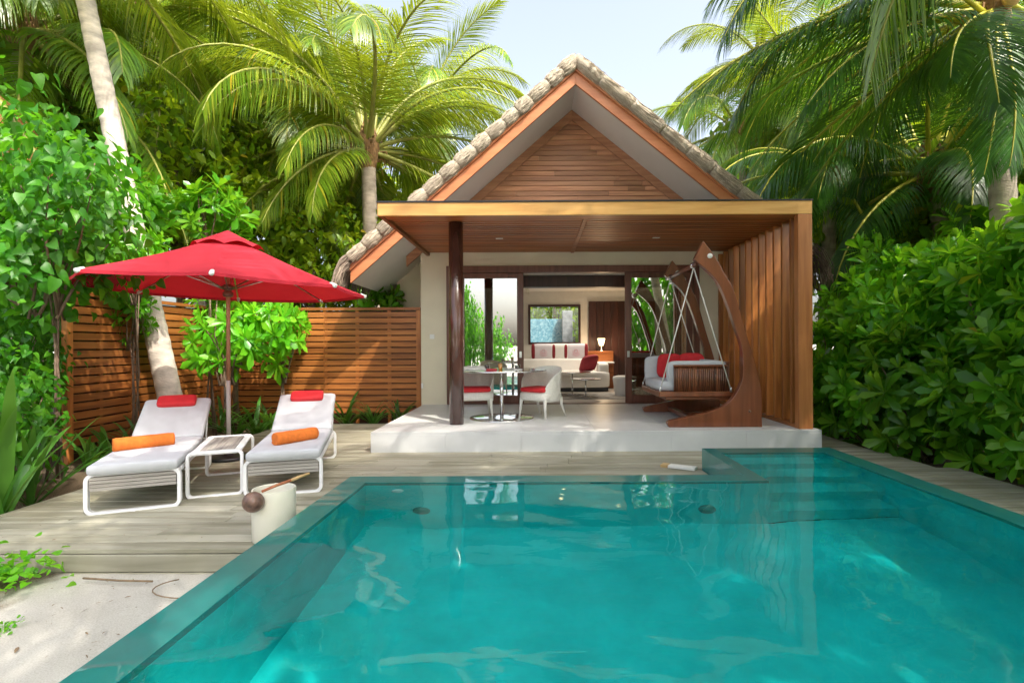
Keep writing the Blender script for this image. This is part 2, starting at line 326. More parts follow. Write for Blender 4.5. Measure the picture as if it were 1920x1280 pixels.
def glass_mat(name, refl, tint):
    m, n, L, out = newmat(name)
    t = n.new('ShaderNodeBsdfTransparent'); setc(t.inputs[0], tint)
    g = n.new('ShaderNodeBsdfGlossy'); g.inputs['Roughness'].default_value = 0.0; setc(g.inputs[0], (1, 1, 1))
    fr = n.new('ShaderNodeLayerWeight'); fr.inputs[0].default_value = 0.5
    pw = n.new('ShaderNodeMath'); pw.operation = 'POWER'; pw.inputs[1].default_value = 4.0; L.new(fr.outputs['Facing'], pw.inputs[0])
    mr = n.new('ShaderNodeMapRange'); mr.inputs[3].default_value = refl; mr.inputs[4].default_value = 1.0
    L.new(pw.outputs[0], mr.inputs[0])
    ms = n.new('ShaderNodeMixShader'); L.new(mr.outputs[0], ms.inputs[0])
    L.new(t.outputs[0], ms.inputs[1]); L.new(g.outputs[0], ms.inputs[2]); L.new(ms.outputs[0], out.inputs[0])
    return m
M['glass'] = glass_mat('solar_glass', 0.55, (0.72, 0.78, 0.76))
M['clear_glass'] = glass_mat('clear_glass', 0.08, (0.93, 0.96, 0.95))

def emit_mat(name, col, st):
    m, n, L, out = newmat(name)
    e = n.new('ShaderNodeEmission'); setc(e.inputs[0], col); e.inputs[1].default_value = st
    L.new(e.outputs[0], out.inputs[0])
    return m
M['lamp_glow'] = emit_mat('lit_shade', (1.0, 0.72, 0.38), 2.2)
M['spot_glow'] = emit_mat('lit_downlight', (1.0, 0.72, 0.36), 3.0)

def mosaic_mat():
    m, n, L, out = newmat('blue_mosaic')
    p = n.new('ShaderNodeBsdfPrincipled'); p.inputs['Roughness'].default_value = 0.25
    tc = n.new('ShaderNodeTexCoord')
    v = n.new('ShaderNodeTexVoronoi'); v.inputs['Scale'].default_value = 16; L.new(tc.outputs['Object'], v.inputs[0])
    r = ramp(n, [(0.0, (0.10, 0.28, 0.42)), (0.5, (0.22, 0.46, 0.60)), (1.0, (0.45, 0.66, 0.76))]); L.new(v.outputs['Color'], r.inputs[0])
    L.new(r.outputs[0], p.inputs['Base Color']); L.new(p.outputs[0], out.inputs[0])
    return m
M['mosaic'] = mosaic_mat()

def canopy_mat():
    m, n, L, out = newmat('red_canvas')
    p = n.new('ShaderNodeBsdfPrincipled'); p.inputs['Roughness'].default_value = 0.8; p.inputs['Specular IOR Level'].default_value = 0.25
    tc = n.new('ShaderNodeTexCoord')
    a = n.new('ShaderNodeTexNoise'); a.inputs['Scale'].default_value = 3; a.inputs['Detail'].default_value = 5; L.new(tc.outputs['Object'], a.inputs[0])
    r = ramp(n, [(0.3, (0.46, 0.024, 0.042)), (0.7, (0.56, 0.034, 0.056))]); L.new(a.outputs[0], r.inputs[0]); L.new(r.outputs[0], p.inputs['Base Color'])
    w = n.new('ShaderNodeTexNoise'); w.inputs['Scale'].default_value = 500; L.new(tc.outputs['Object'], w.inputs[0])
    bm = n.new('ShaderNodeBump'); bm.inputs['Strength'].default_value = 0.2; bm.inputs['Distance'].default_value = 0.003
    L.new(w.outputs[0], bm.inputs['Height']); L.new(bm.outputs[0], p.inputs['Normal'])
    t = n.new('ShaderNodeBsdfTranslucent'); setc(t.inputs[0], (0.55, 0.01, 0.015))
    ms = n.new('ShaderNodeMixShader'); ms.inputs[0].default_value = 0.18
    L.new(p.outputs[0], ms.inputs[1]); L.new(t.outputs[0], ms.inputs[2]); L.new(ms.outputs[0], out.inputs[0])
    return m
M['canvas'] = canopy_mat()

# ------------------------------------------------------------------ mesh helpers
class MB:
    def __init__(s): s.v = []; s.f = []; s.n = 0
    def add(s, vs, fs):
        vs = np.asarray(vs, float).reshape(-1, 3)
        s.v.append(vs); s.f += [tuple(int(i) + s.n for i in f) for f in fs]; s.n += len(vs); return s
    def box(s, x0, y0, z0, x1, y1, z1):
        return s.add([(x0, y0, z0), (x1, y0, z0), (x1, y1, z0), (x0, y1, z0), (x0, y0, z1), (x1, y0, z1), (x1, y1, z1), (x0, y1, z1)],
                     [(0, 3, 2, 1), (4, 5, 6, 7), (0, 1, 5, 4), (1, 2, 6, 5), (2, 3, 7, 6), (3, 0, 4, 7)])
    def obox(s, c, ax, ay, az):
        """box from its centre and three half-extent vectors"""
        c, ax, ay, az = [np.asarray(q, float) for q in (c, ax, ay, az)]
        P = [c + i * ax + j * ay + k * az for k in (-1, 1) for (i, j) in ((-1, -1), (1, -1), (1, 1), (-1, 1))]
        return s.add(P, [(0, 3, 2, 1), (4, 5, 6, 7), (0, 1, 5, 4), (1, 2, 6, 5), (2, 3, 7, 6), (3, 0, 4, 7)])
    def prism(s, outline, y0, y1, plane='XZ'):
        n = len(outline)
        if plane == 'XZ': P = [(a, y0, b) for a, b in outline] + [(a, y1, b) for a, b in outline]
        elif plane == 'XY': P = [(a, b, y0) for a, b in outline] + [(a, b, y1) for a, b in outline]
        else: P = [(y0, a, b) for a, b in outline] + [(y1, a, b) for a, b in outline]
        return s.add(P, [tuple(range(n)), tuple(range(2 * n - 1, n - 1, -1))] + [(i, i + n, (i + 1) % n + n, (i + 1) % n) for i in range(n)])
    def tube(s, pts, rad, seg=8, cap=True, wob=0.0, rng=None):
        pts = [np.asarray(p, float) for p in pts]; n = len(pts)
        if not hasattr(rad, '__len__'): rad = [rad] * n
        V = []; prev = None
        for i in range(n):
            t = pts[min(i + 1, n - 1)] - pts[max(i - 1, 0)]; t /= (np.linalg.norm(t) + 1e-9)
            if prev is None:
                a = np.cross(t, (0, 0, 1.0)); 
                if np.linalg.norm(a) < 0.1: a = np.cross(t, (1.0, 0, 0))
            else: a = prev - t * np.dot(prev, t)
            a /= np.linalg.norm(a); prev = a; b = np.cross(t, a)
            for k in range(seg):
                th = 2 * PI * k / seg
                r = rad[i] * (1 + (rng.uniform(-wob, wob) if rng else 0))
                V.append(pts[i] + r * (math.cos(th) * a + math.sin(th) * b))
        Fs = [(i * seg + k, i * seg + (k + 1) % seg, (i + 1) * seg + (k + 1) % seg, (i + 1) * seg + k) for i in range(n - 1) for k in range(seg)]
        if cap: Fs += [tuple(range(seg - 1, -1, -1)), tuple((n - 1) * seg + k for k in range(seg))]
        return s.add(V, Fs)
    def lathe(s, prof, c=(0, 0, 0), seg=24, sx=1, sy=1):
        n = len(prof); V = []
        for r, z in prof:
            for k in range(seg):
                th = 2 * PI * k / seg; V.append((c[0] + sx * r * math.cos(th), c[1] + sy * r * math.sin(th), c[2] + z))
        Fs = [(i * seg + k, i * seg + (k + 1) % seg, (i + 1) * seg + (k + 1) % seg, (i + 1) * seg + k) for i in range(n - 1) for k in range(seg)]
        if prof[0][0] > 1e-5: Fs.append(tuple(range(seg - 1, -1, -1)))
        if prof[-1][0] > 1e-5: Fs.append(tuple((n - 1) * seg + k for k in range(seg)))
        return s.add(V, Fs)
    def sweep(s, pts, nrm, w, d, closed=True):
        """flat bar (w in the plane of the path, d across it) along a planar path"""
        pts = [np.asarray(p, float) for p in pts]; n = len(pts); nrm = np.asarray(nrm, float); V = []
        for i in range(n):
            a = pts[(i - 1) % n] if closed or i > 0 else pts[i]; b = pts[(i + 1) % n] if closed or i < n - 1 else pts[i]
            t = b - a; t /= np.linalg.norm(t); q = np.cross(nrm, t)
            for (x, y) in ((-1, -1), (1, -1), (1, 1), (-1, 1)): V.append(pts[i] + q * x * w / 2 + nrm * y * d / 2)
        m = n if closed else n - 1
        Fs = [(i * 4 + k, i * 4 + (k + 1) % 4, ((i + 1) % n) * 4 + (k + 1) % 4, ((i + 1) % n) * 4 + k) for i in range(m) for k in range(4)]
        if not closed: Fs += [(3, 2, 1, 0), tuple((n - 1) * 4 + k for k in range(4))]
        return s.add(V, Fs)
    def cushion(s, c, ax, ay, az, e=0.35, seg=20, ring=10, puff=0.0):
        """soft rounded box (superellipsoid); ax, ay, az are half-extent vectors"""
        c, ax, ay, az = [np.asarray(q, float) for q in (c, ax, ay, az)]
        pw = lambda x, p: math.copysign(abs(x) ** p, x)
        V = []
        for i in range(ring + 1):
            ph = -PI / 2 + PI * i / ring; cz = pw(math.cos(ph), 0.5 if puff else e); sz = pw(math.sin(ph), 0.75 if puff else e)
            for k in range(seg):
                th = 2 * PI * k / seg
                V.append(c + ax * cz * pw(math.cos(th), e) + ay * cz * pw(math.sin(th), e) + az * sz)
        Fs = [(i * seg + k, i * seg + (k + 1) % seg, (i + 1) * seg + (k + 1) % seg, (i + 1) * seg + k) for i in range(ring) for k in range(seg)]
        return s.add(V, Fs)
    def arr(s): return np.concatenate(s.v) if s.v else np.zeros((0, 3))

def link_mesh(name, V, Fs, m, parent=None, smooth=False, off=None, bevel=0.0):
    V = np.asarray(V, float)
    if off is not None: V = V - np.asarray(off, float)
    me = bpy.data.meshes.new(name); me.from_pydata(V.tolist(), [], Fs); me.update()
    if m: me.materials.append(m)
    if smooth: me.shade_smooth()
    o = bpy.data.objects.new(name, me); C.objects.link(o)
    if parent: o.parent = parent
    if bevel:
        b = o.modifiers.new('bevel', 'BEVEL'); b.width = bevel; b.segments = 2; b.limit_method = 'ANGLE'; b.angle_limit = R(40)
    return o

def wpos(o):
    p = Vector((0, 0, 0))
    while o: p += o.location; o = o.parent
    return p

def part(name, mb, m, parent, smooth=False, bevel=0.0, local=False, label=None, kind=None):
    """one part under its thing; mesh given in world coordinates unless local"""
    o = link_mesh(name, mb.arr(), mb.f, M[m] if isinstance(m, str) else m, parent, smooth, None if local else wpos(parent), bevel)
    if label: o['label'] = label
    if kind: o['kind'] = kind
    return o

def tag(o, label=None, cat=None, group=None, kind=None):
    if label: o['label'] = label
    if cat: o['category'] = cat
    if group: o['group'] = group
    if kind: o['kind'] = kind
    return o

def thing(name, label, cat, loc=(0, 0, 0), rz=0.0, group=None):
    o = bpy.data.objects.new(name, None); o.empty_display_size = 0.2; C.objects.link(o)
    o.location = loc; o.rotation_euler = (0, 0, rz)
    return tag(o, label, cat, group)

def solo(name, mb, m, label, cat, base, smooth=False, bevel=0.0, group=None, rz=0.0, local=False):
    o = link_mesh(name, mb.arr(), mb.f, M[m], None, smooth, None if local else base, bevel)
    o.location = base; o.rotation_euler = (0, 0, rz)
    return tag(o, label, cat, group)

def kids(o): return [c for c in bpy.data.objects if c.parent == o]
CH = {}
def dup(root, loc, rz=0.0, scale=1.0, label=None, group=None):
    def cp(o, parent=None):
        c = o.copy(); C.objects.link(c); c.parent = parent
        for ch in o.children: cp(ch, c)
        return c
    r = cp(root); r.location = loc; r.rotation_euler = (0, 0, rz)
    r.scale = scale if hasattr(scale, '__len__') else (scale,) * 3
    if label: r['label'] = label
    if group: r['group'] = group
    return r

def struct(name, mb, m, smooth=False, bevel=0.0, label=None):
    o = link_mesh(name, mb.arr(), mb.f, M[m], None, smooth, None, bevel); o['kind'] = 'structure'
    if label: o['label'] = label
    return o

def rrect(w, h, r, n=4):
    """rounded rectangle, base centre at 0,0"""
    P = []
    for cx, cy, a0 in ((w / 2 - r, r, -90), (w / 2 - r, h - r, 0), (-w / 2 + r, h - r, 90), (-w / 2 + r, r, 180)):
        for k in range(n + 1):
            a = R(a0 + 90 * k / n); P.append((cx + r * math.cos(a), cy + r * math.sin(a)))
    return P

# ------------------------------------------------------------------ the ground, deck, terrace
TZ = 0.266                    # terrace top
POOLZ = 0.232                 # pool rim / water level
def ground():
    mb = MB()
    # fine sheet near the pool, coarse to the horizon; open under the pool
    xs = sorted(set([-900, -300, -100, -40, -20] + [round(-12 + 0.4 * k, 3) for k in range(61)] + [-1.66, 3.28, 20, 40, 100, 300, 900]))
    ys = sorted(set([-900, -300, -100, -40, -15, -8, -4, -2] + [round(-1 + 0.4 * k, 3) for k in range(61)] + [0.3, 4.78, 35, 60, 120, 400, 1500]))
    rng = np.random.RandomState(3)
    idx = {}; V = []
    for j, y in enumerate(ys):
        for i, x in enumerate(xs):
            z = -0.17 + 0.035 * math.sin(x * 1.7 + y * 0.9) * math.cos(y * 1.3) if abs(x) < 13 and -1 < y < 23 else -0.17
            if x > 4.4 or (x < -4.3 and y > 4.2): z += 0.08
            if x < -2.6 and y < 3.7 and y > 0: z += 0.05 * min(1, (-2.6 - x))
            V.append((x, y, z)); idx[i, j] = len(V) - 1
    Fs = []
    for j in range(len(ys) - 1):
        for i in range(len(xs) - 1):
            xm, ym = (xs[i] + xs[i + 1]) / 2, (ys[j] + ys[j + 1]) / 2
            if -1.66 < xm < 3.28 and 0.3 < ym < 5.98: continue
            Fs.append((idx[i, j], idx[i + 1, j], idx[i + 1, j + 1], idx[i, j + 1]))
    mb.add(V, Fs)
    return struct('ground', mb, 'sand', smooth=True, label='white sand ground with dark planting soil')
ground()

def deck():
    rng = random.Random(5); mb = MB()
    bw, gap = 0.136, 0.009
    y = 3.70
    while y < 9.6:
        y1 = y + bw
        spans = []
        if y < 4.78: spans = [(-4.5, -1.685), (3.30, 4.75)]
        elif y < 5.98: spans = [(-4.5, 1.845), (3.30, 4.72)]
        elif y < 6.99: spans = [(-4.5, 4.5)]
        else: spans = [(-4.5, -2.20), (3.78, 4.4)] if y < 9.0 else [(-4.0, -2.20)]
        for a, b in spans:
            x = a; first = True
            while x < b - 0.01:
                ln = rng.uniform(1.6, 3.2) if b - x > 2.2 else b - x
                x1 = min(b, x + ln)
                if b - x1 < 0.5: x1 = b
                z = rng.uniform(-0.0015, 0.0015)
                mb.box(x + (0 if first else 0.003), y, -0.032 + z, x1, y1, z); x = x1; first = False
        y = y1 + gap
    # right-hand strip towards the camera
    y = 3.70 - gap - bw
    while y > -0.6:
        mb.box(3.30, y, -0.032, 4.9, y + bw, rng.uniform(-0.0015, 0.0015)); y -= bw + gap
    # fascia boards and joists
    mb.box(-4.5, 3.722, -0.30, -1.685, 3.752, -0.040)
    mb.box(-4.5, 3.690, -0.155, -1.685, 3.720, -0.036)
    mb.box(-4.5, 3.692, -0.32, -1.685, 3.721, -0.161)
    mb.box(-4.53, 3.665, -0.20, -4.503, 9.6, -0.003)
    for k in range(8): mb.box(-4.4 + k * 0.38, 3.76, -0.2, -4.34 + k * 0.38, 9.5, -0.036)
    return struct('deck', mb, 'deck', bevel=0.005, label='weathered grey-green timber deck around the pool')
deck()

tm = MB()
tm.box(-2.186, 7.024, -0.2, 3.746, 10.3, TZ - 0.006)
for i_ in range(6):
    for j_ in range(4):
        w_ = 5.94 / 6; d_ = 3.28 / 4
        tm.box(-2.19 + i_ * w_ + 0.001, 7.02 + j_ * d_ + 0.001, TZ - (0.03 if j_ else 0.035), -2.19 + (i_ + 1) * w_ - 0.001, 7.02 + (j_ + 1) * d_ - 0.001, TZ)
    tm.box(-2.19 + i_ * w_ + 0.001, 7.019, -0.15, -2.19 + (i_ + 1) * w_ - 0.001, 7.035, TZ - 0.037)
struct('terrace', tm, 'terrace', bevel=0.002, label='pale polished stone terrace one step above the deck')

# ------------------------------------------------------------------ pool
def pool():
    t = thing('swimming_pool', 'raised teal plastered pool with flush rim and corner steps', 'pool', (0.8, 3.0, 0))
    fz = -0.88
    X0, X1, Y0, Y1 = -1.67, 3.29, 0.35, 4.78      # outer
    x0, x1, y0, y1 = -1.47, 3.09, 0.55, 4.56      # inner
    sx0, sxi, sy1, syi = 1.86, 1.98, 6.0, 5.74    # step bay
    mb = MB()   # outer walls and inner faces
    mb.box(X0, Y0, fz - 0.1, x0, Y1, POOLZ - 0.071)
    mb.box(x1, Y0, fz - 0.1, X1, sy1, POOLZ - 0.071)
    mb.box(x0, Y0, fz - 0.1, x1, y0, POOLZ - 0.071)
    mb.box(x0, y1, fz - 0.1, sxi, Y1, POOLZ - 0.071)
    mb.box(sx0, Y1, fz - 0.1, sxi, sy1, POOLZ - 0.071)
    mb.box(sxi, syi, fz - 0.1, x1, sy1, POOLZ - 0.071)
    mb.box(x0, y0, fz - 0.1, x1, y1, fz)
    part('basin', mb, 'pool', t)
    rm = MB()
    e = 0.004
    for a in ((X0 - e, Y0 - e, x0, Y1 + e), (x1, Y0 - e, X1 + e, sy1 + e), (x0, Y0 - e, x1, y0), (x0, y1, sxi, Y1 + e), (sx0 - e, Y1 + e, sxi, sy1 + e), (sxi, syi, x1, sy1 + e)):
        rm.box(a[0], a[1], POOLZ - 0.07, a[2], a[3], POOLZ)
    # outer skin, the wet overflow face
    rm.box(X0 - e, Y0 - e, -0.3, X0 - 0.001, Y1 + e, POOLZ - 0.07)
    rm.box(sx0 - e, Y1 + e, -0.3, sx0 - 0.001, sy1 + e, POOLZ - 0.07)
    part('rim', rm, 'pool_rim', t)
    sm = MB()
    edges = [5.74, 5.44, 5.13, 4.84, 4.57]
    for k in range(4):
        sm.box(sxi + 0.001, edges[k + 1], fz, x1 - 0.001, edges[k] - (0.0 if k == 0 else 0.0), POOLZ - 0.22 * (k + 1))
    part('steps', sm, 'pool', t)
    for x, z in ((-0.99, -0.52), (1.45, -0.52)):
        lm = MB(); lm.tube([(x, y1 - 0.03, z), (x, y1, z)], 0.07, 20)
        lg = part('pool_light', lm, 'pool_rim', t, True)
    im = MB(); im.tube([(-1.19, y1 - 0.015, 0.0), (-1.19, y1, 0.0)], 0.05, 16)
    part('inlet', im, 'switch', t, True)
    wz = POOLZ - 0.004
    rng = np.random.RandomState(12); waves = []
    for _ in range(26):
        lam = rng.uniform(0.22, 1.3); a = rng.uniform(0, 2 * PI); k = 2 * PI / lam
        waves.append((k * math.cos(a), k * math.sin(a), rng.uniform(0, 6.28), 0.00055 * lam ** 1.25 * (1.9 if lam < 0.6 else 1.0)))
    def hz(x, y):
        return wz + sum(A * math.sin(kx * x + ky * y + ph) for kx, ky, ph, A in waves)
    xs = np.concatenate([np.linspace(x0, sxi, 116), np.linspace(sxi, x1, 38)[1:]]); ys = np.concatenate([np.linspace(y0, y1, 132), np.linspace(y1, syi, 40)[1:]])
    nx, ny = len(xs), len(ys); V = [(x, y, hz(x, y)) for y in ys for x in xs]
    Fs = [(q * nx + p_, q * nx + p_ + 1, (q + 1) * nx + p_ + 1, (q + 1) * nx + p_) for q in range(ny - 1) for p_ in range(nx - 1) if not (q >= 131 and p_ < 115)]
    wm = MB(); wm.add(V, Fs)
    wo_ = struct('water', wm, 'water', True, label='still clear pool water')
    wo_.cycles.is_caustics_caster = True
    for ch in t.children: ch.cycles.is_caustics_receiver = True
    sl.cycles.is_caustics_light = True
pool()

hb = thing('loose_board', 'short pale board with tan end lying by the pool step corner', 'board', (1.62, 6.05, 0))
m_ = MB(); m_.obox((1.64, 6.02, 0.018), (0.13, -0.075, 0), (0.03, 0.052, 0), (0, 0, 0.014)); part('plank', m_, 'soffit', hb, bevel=0.003)
m_ = MB(); m_.obox((1.47, 6.12, 0.018), (0.035, -0.02, 0), (0.03, 0.052, 0), (0, 0, 0.015)); part('plank_end', m_, 'handle_tan', hb, bevel=0.003)
# ------------------------------------------------------------------ villa
WY = 10.3
AX, AZ = 0.70, 5.93        # ridge line of the soffit
SL, SR = 0.875, 0.807      # roof pitches
def zl(x, off=0): return AZ + off - (SL * (AX - x) if x < AX else SR * (x - AX))
XL, XR = -3.22, 4.66
def villa():
    t = thing('villa', 'cream plastered beach villa under a steep thatched gable roof', 'house', (0.7, 10.3, 0))
    # --- walls
    wl = MB()
    dL, dR, dT = -1.73, 3.14, 2.93      # door opening
    wl.box(-2.23, WY, -0.2, dL, WY + 0.2, 3.30)
    wl.box(dR, WY, -0.2, 4.0, WY + 0.2, 3.30)
    wl.box(dL, WY, dT, dR, WY + 0.2, 3.30)
    wl.box(-2.23, WY + 0.2, -0.2, -2.08, 11.3, 3.30)
    wl.box(-2.95, 11.3, -0.2, -2.08, 11.45, 2.72)
    wl.box(-2.95, 11.45, -0.2, -2.80, 14.9, 2.72)
    wl.box(3.85, WY + 0.2, -0.2, 4.0, 14.9, 3.0)
    part('wall', wl, 'plaster', t)
    # triangle of wall filling up to the soffit on the left
    gl = MB()
    gl.prism([(-2.23, 3.30), (AX, 3.30), (AX, zl(AX) - 0.02), (-2.23, zl(-2.23) - 0.0)], WY + 0.06, WY + 0.2)
    gl.prism([(AX, 3.30), (4.0, 3.30), (3.9, zl(3.9)), (AX, zl(AX) - 0.02)], WY + 0.06, WY + 0.2)
    gl.prism([(-2.95, 2.72), (-2.08, 2.72), (-2.08, zl(-2.08)), (-2.95, zl(-2.95))], 11.3, 11.45)
    part('gable_wall', gl, 'plaster', t)
    gp = MB(); z = 3.2; pitch = 0.098
    rng = random.Random(2)
    while z < 5.8:
        z1 = z + pitch - 0.008
        xl = AX - (AZ - z1 - 0.03) / SL; xr = AX + (AZ - z1 - 0.03) / SR
        if xr - xl < 0.06: break
        cuts = [xl] + sorted(rng.uniform(xl, xr) for _ in range(max(0, int((xr - xl) / 1.4)))) + [xr]
        for a, b in zip(cuts[:-1], cuts[1:]):
            if b - a > 0.02: gp.box(a + 0.001, WY, z, b - 0.001, WY + 0.05, z1)
        z += pitch
    part('gable_panel', gp, 'gable', t, bevel=0.004)
    gt = MB()
    def rake(mb, side, off0, off1, y0, y1, xa, xb):
        mb.prism([(xa, zl(xa, off0)), (xb, zl(xb, off0)), (xb, zl(xb, off1)), (xa, zl(xa, off1))] if side < 0 else
                 [(xa, zl(xa, off0)), (xb, zl(xb, off0)), (xb, zl(xb, off1)), (xa, zl(xa, off1))], y0, y1)
    rake(gt, -1, -0.20, -0.005, WY - 0.03, WY + 0.04, -2.5, AX); rake(gt, 1, -0.20, -0.005, WY - 0.03, WY + 0.04, AX, 3.9)
    part('gable_trim', gt, 'gable', t)
    # --- roof
    sf = MB()
    rake(sf, -1, 0.0, 0.03, 9.30, 13.6, XL, AX); rake(sf, 1, 0.0, 0.03, 9.30, 13.6, AX, XR)
    part('soffit', sf, 'soffit', t)
    for side, xa, xb in ((-1, XL, AX), (1, AX, XR)):
        bb = MB(); rake(bb, side, -0.012, 0.27, 9.24, 9.29, xa, xb)
        b = part('barge_board', bb, 'barge', t, bevel=0.004)
        tr = MB(); rake(tr, side, 0.20, 0.30, 9.20, 9.238, xa, xb)
        part('barge_trim', tr, 'barge', b, bevel=0.004)
    th = MB(); rng = np.random.RandomState(4)
    for side, xe in ((-1, XL - 0.12), (1, XR + 0.14)):
        nx, ny = 26, 40; V = []
        for j in range(ny + 1):
            y = 9.22 + (15.2 - 9.22) * j / ny
            for i in range(nx + 1):
                f = i / nx; x = AX + (xe - AX) * f
                V.append((x, y, zl(x, 0.50) + rng.uniform(-0.03, 0.03) - 0.06 * (1 - abs(2 * ((f * 9) % 1) - 1))))
        for j in range(ny + 1):
            y = 9.22 + (15.2 - 9.22) * j / ny
            for i in range(nx + 1):
                f = i / nx; x = AX + (xe - AX) * f; V.append((x, y, zl(x, 0.26)))
        n = (nx + 1) * (ny + 1); Fs = []
        for j in range(ny):
            for i in range(nx):
                a = j * (nx + 1) + i
                Fs.append((a, a + 1, a + nx + 2, a + nx + 1)); Fs.append((a + n, a + nx + 1 + n, a + nx + 2 + n, a + 1 + n))
        for i in range(nx): Fs.append((i, i + n, i + 1 + n, i + 1))
        for j in range(ny): a = j * (nx + 1) + nx; Fs.append((a, a + n, a + nx + 1 + n, a + nx + 1))
        th.add(V, Fs)
    roof = part('roof', th, 'thatch', t)
    # rolled thatch bundles along both verges
    rg = random.Random(8)
    for side, xe in ((-1, XL - 0.06), (1, XR + 0.08)):
        L = math.hypot(xe - AX, zl(xe) - AZ); d = 0.0
        ux, uz = (xe - AX) / L, (zl(xe) - AZ) / L
        while d < L - 0.1:
            ln = rg.uniform(0.30, 0.44) if side < 0 else rg.uniform(0.5, 0.8)
            r = rg.uniform(0.105, 0.122)
            mb = MB(); sb_ = MB(); pts = []; rad = []
            N = 9
            for k in range(N + 1):
                q = k / N; s = d + ln * q
                pts.append((AX + ux * s + rg.uniform(-.006, .006), 9.20 + rg.uniform(-.008, .008), zl(AX, 0.39) + uz * s))
                rad.append(r * (0.86 + 0.14 * math.sin(PI * min(1, max(0, q))) ** 0.5) if side < 0 else r * (0.92 + 0.08 * math.sin(PI * q) ** 0.5))
            mb.tube(pts, rad, 14, wob=0.045, rng=rg)
            for _ in range(130):   # loose straw standing off the roll
                a = rg.uniform(0, 2 * PI); q0 = rg.uniform(0.0, 0.6); q1 = min(1.06, q0 + rg.uniform(0.3, 0.6))
                P_ = []
                for q, e in ((q0, 1.0), ((q0 + q1) / 2, 1.03), (q1, rg.uniform(1.0, 1.22))):
                    s_ = d + ln * q; rr_ = r * (0.80 + 0.20 * math.sin(PI * min(1, max(0, q))) ** 0.5 if side < 0 else 0.97) * e
                    aa = a + rg.uniform(-.12, .12)
                    P_.append((AX + ux * s_ - uz * side * 0 + rr_ * math.sin(aa) * (-uz), 9.20 + rr_ * math.cos(aa), zl(AX, 0.39) + uz * s_ + rr_ * math.sin(aa) * ux))
                sb_.tube(P_, [0.0055, 0.0055, 0.003], 3, cap=False)
            o_ = part('thatch_bundle', mb, 'thatch_roll', roof, True)
            me2 = o_.data; o2 = link_mesh('straw', sb_.arr(), sb_.f, M['roll_straw'], None)
            bm_ = bmesh.new(); bm_.from_mesh(me2); n0 = len(bm_.faces); me2.materials.append(M['roll_straw']); bm_.from_mesh(o2.data); bm_.faces.ensure_lookup_table()
            for f_ in bm_.faces[n0:]: f_.material_index = 1
            off_ = wpos(roof)
            bm_.verts.ensure_lookup_table()
            for v_ in list(bm_.verts)[len(me2.vertices):]: v_.co -= off_
            bm_.to_mesh(me2); bm_.free(); bpy.data.objects.remove(o2)
            d += ln
    # loose straw at the eaves
    def fringe(xe, dirx, y0, y1, n, mname, ln):
        mb = MB(); rr = random.Random(int(1000 * y0) + n)
        zb = zl(xe, 0.36)
        for _ in range(n):
            y = rr.uniform(y0, y1); zz = zb + rr.uniform(-0.10, 0.12); x = xe + rr.uniform(-0.06, 0.06)
            l = ln * rr.uniform(0.5, 1.1); w = rr.uniform(0.004, 0.009)
            sp = rr.uniform(-0.18, 0.18)
            pts = []
            for k in range(4):
                q = k / 3
                pts.append((x + dirx * l * (0.62 * q - 0.22 * q * q), y + sp * q * l, zz - l * (0.30 * q + 0.62 * q * q)))
            mb.tube(pts, [w, w, w * .8, w * .4], 3, cap=False)
        return part('eave_straw', mb, mname, roof)
    fringe(XL - 0.02, -1, 9.08, 9.5, 260, 'thatch_strand', 0.62)
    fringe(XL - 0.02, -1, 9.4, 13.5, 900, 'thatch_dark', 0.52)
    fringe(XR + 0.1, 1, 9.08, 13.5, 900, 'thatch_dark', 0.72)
    # --- doors
    fr = MB(); f0, f1 = WY - 0.05, WY + 0.12
    fr.box(dL, f0, TZ, dL + 0.10, f1, dT); fr.box(dR - 0.10, f0, TZ, dR, f1, dT)
    fr.box(dL + 0.10, f0, dT - 0.13, dR - 0.10, f1, dT)
    fr.box(dL + 0.10, f0 + 0.02, TZ, dR - 0.10, f1, TZ + 0.012)
    part('door_frame', fr, 'frame_wood', t, bevel=0.004)
    for nm, a, b, y in (('L', -1.52, -0.25, WY + 0.03), ('R', 1.72, 3.03, WY + 0.03)):
        d = MB(); lw = 0.125; rw = 0.125
        zt = dT - 0.132
        d.box(a, y, TZ + 0.014, a + lw, y + 0.05, zt); d.box(b - rw, y, TZ + 0.014, b, y + 0.05, zt)
        d.box(a + lw, y, zt - 0.10, b - rw, y + 0.05, zt); d.box(a + lw, y, TZ + 0.014, b - rw, y + 0.05, TZ + 0.16)
        dd = part('sliding_door', d, 'frame_wood', t, bevel=0.004)
        g = MB(); g.box(a + lw, y + 0.02, TZ + 0.16, b - rw, y + 0.03, zt - 0.10)
        part('glass', g, 'glass', dd)
        h = MB(); hx = b - 0.06 if nm == 'L' else a + 0.06
        h.box(hx - 0.025, y - 0.012, 1.16, hx + 0.025, y, 1.28)
        part('handle', h, 'steel', dd, bevel=0.004)
    # curtains behind the glass
    for x0, x1 in ((-1.36, -1.2), (2.66, 2.86)):
        cm = MB(); P = []; n = 40
        for i in range(n + 1):
            x = x0 + (x1 - x0) * i / n; y = WY + 0.22 + 0.03 * math.sin(i * 1.3)
            P += [(x, y, TZ + 0.03), (x, y, 2.75)]
        cm.add(P, [(2 * i, 2 * i + 2, 2 * i + 3, 2 * i + 1) for i in range(n)])
        part('curtain', cm, 'sofa_fabric', t, True)
    # --- room
    rf = MB(); rf.box(-2.08, WY + 0.122, TZ - 0.1, 3.85, 15.0, TZ - 0.004); part('room_floor', rf, 'roomfloor', t)
    rc = MB(); rc.box(-2.08, WY + 0.2, 2.86, 3.85, 15.0, 2.95); part('room_ceiling', rc, 'soffit', t)
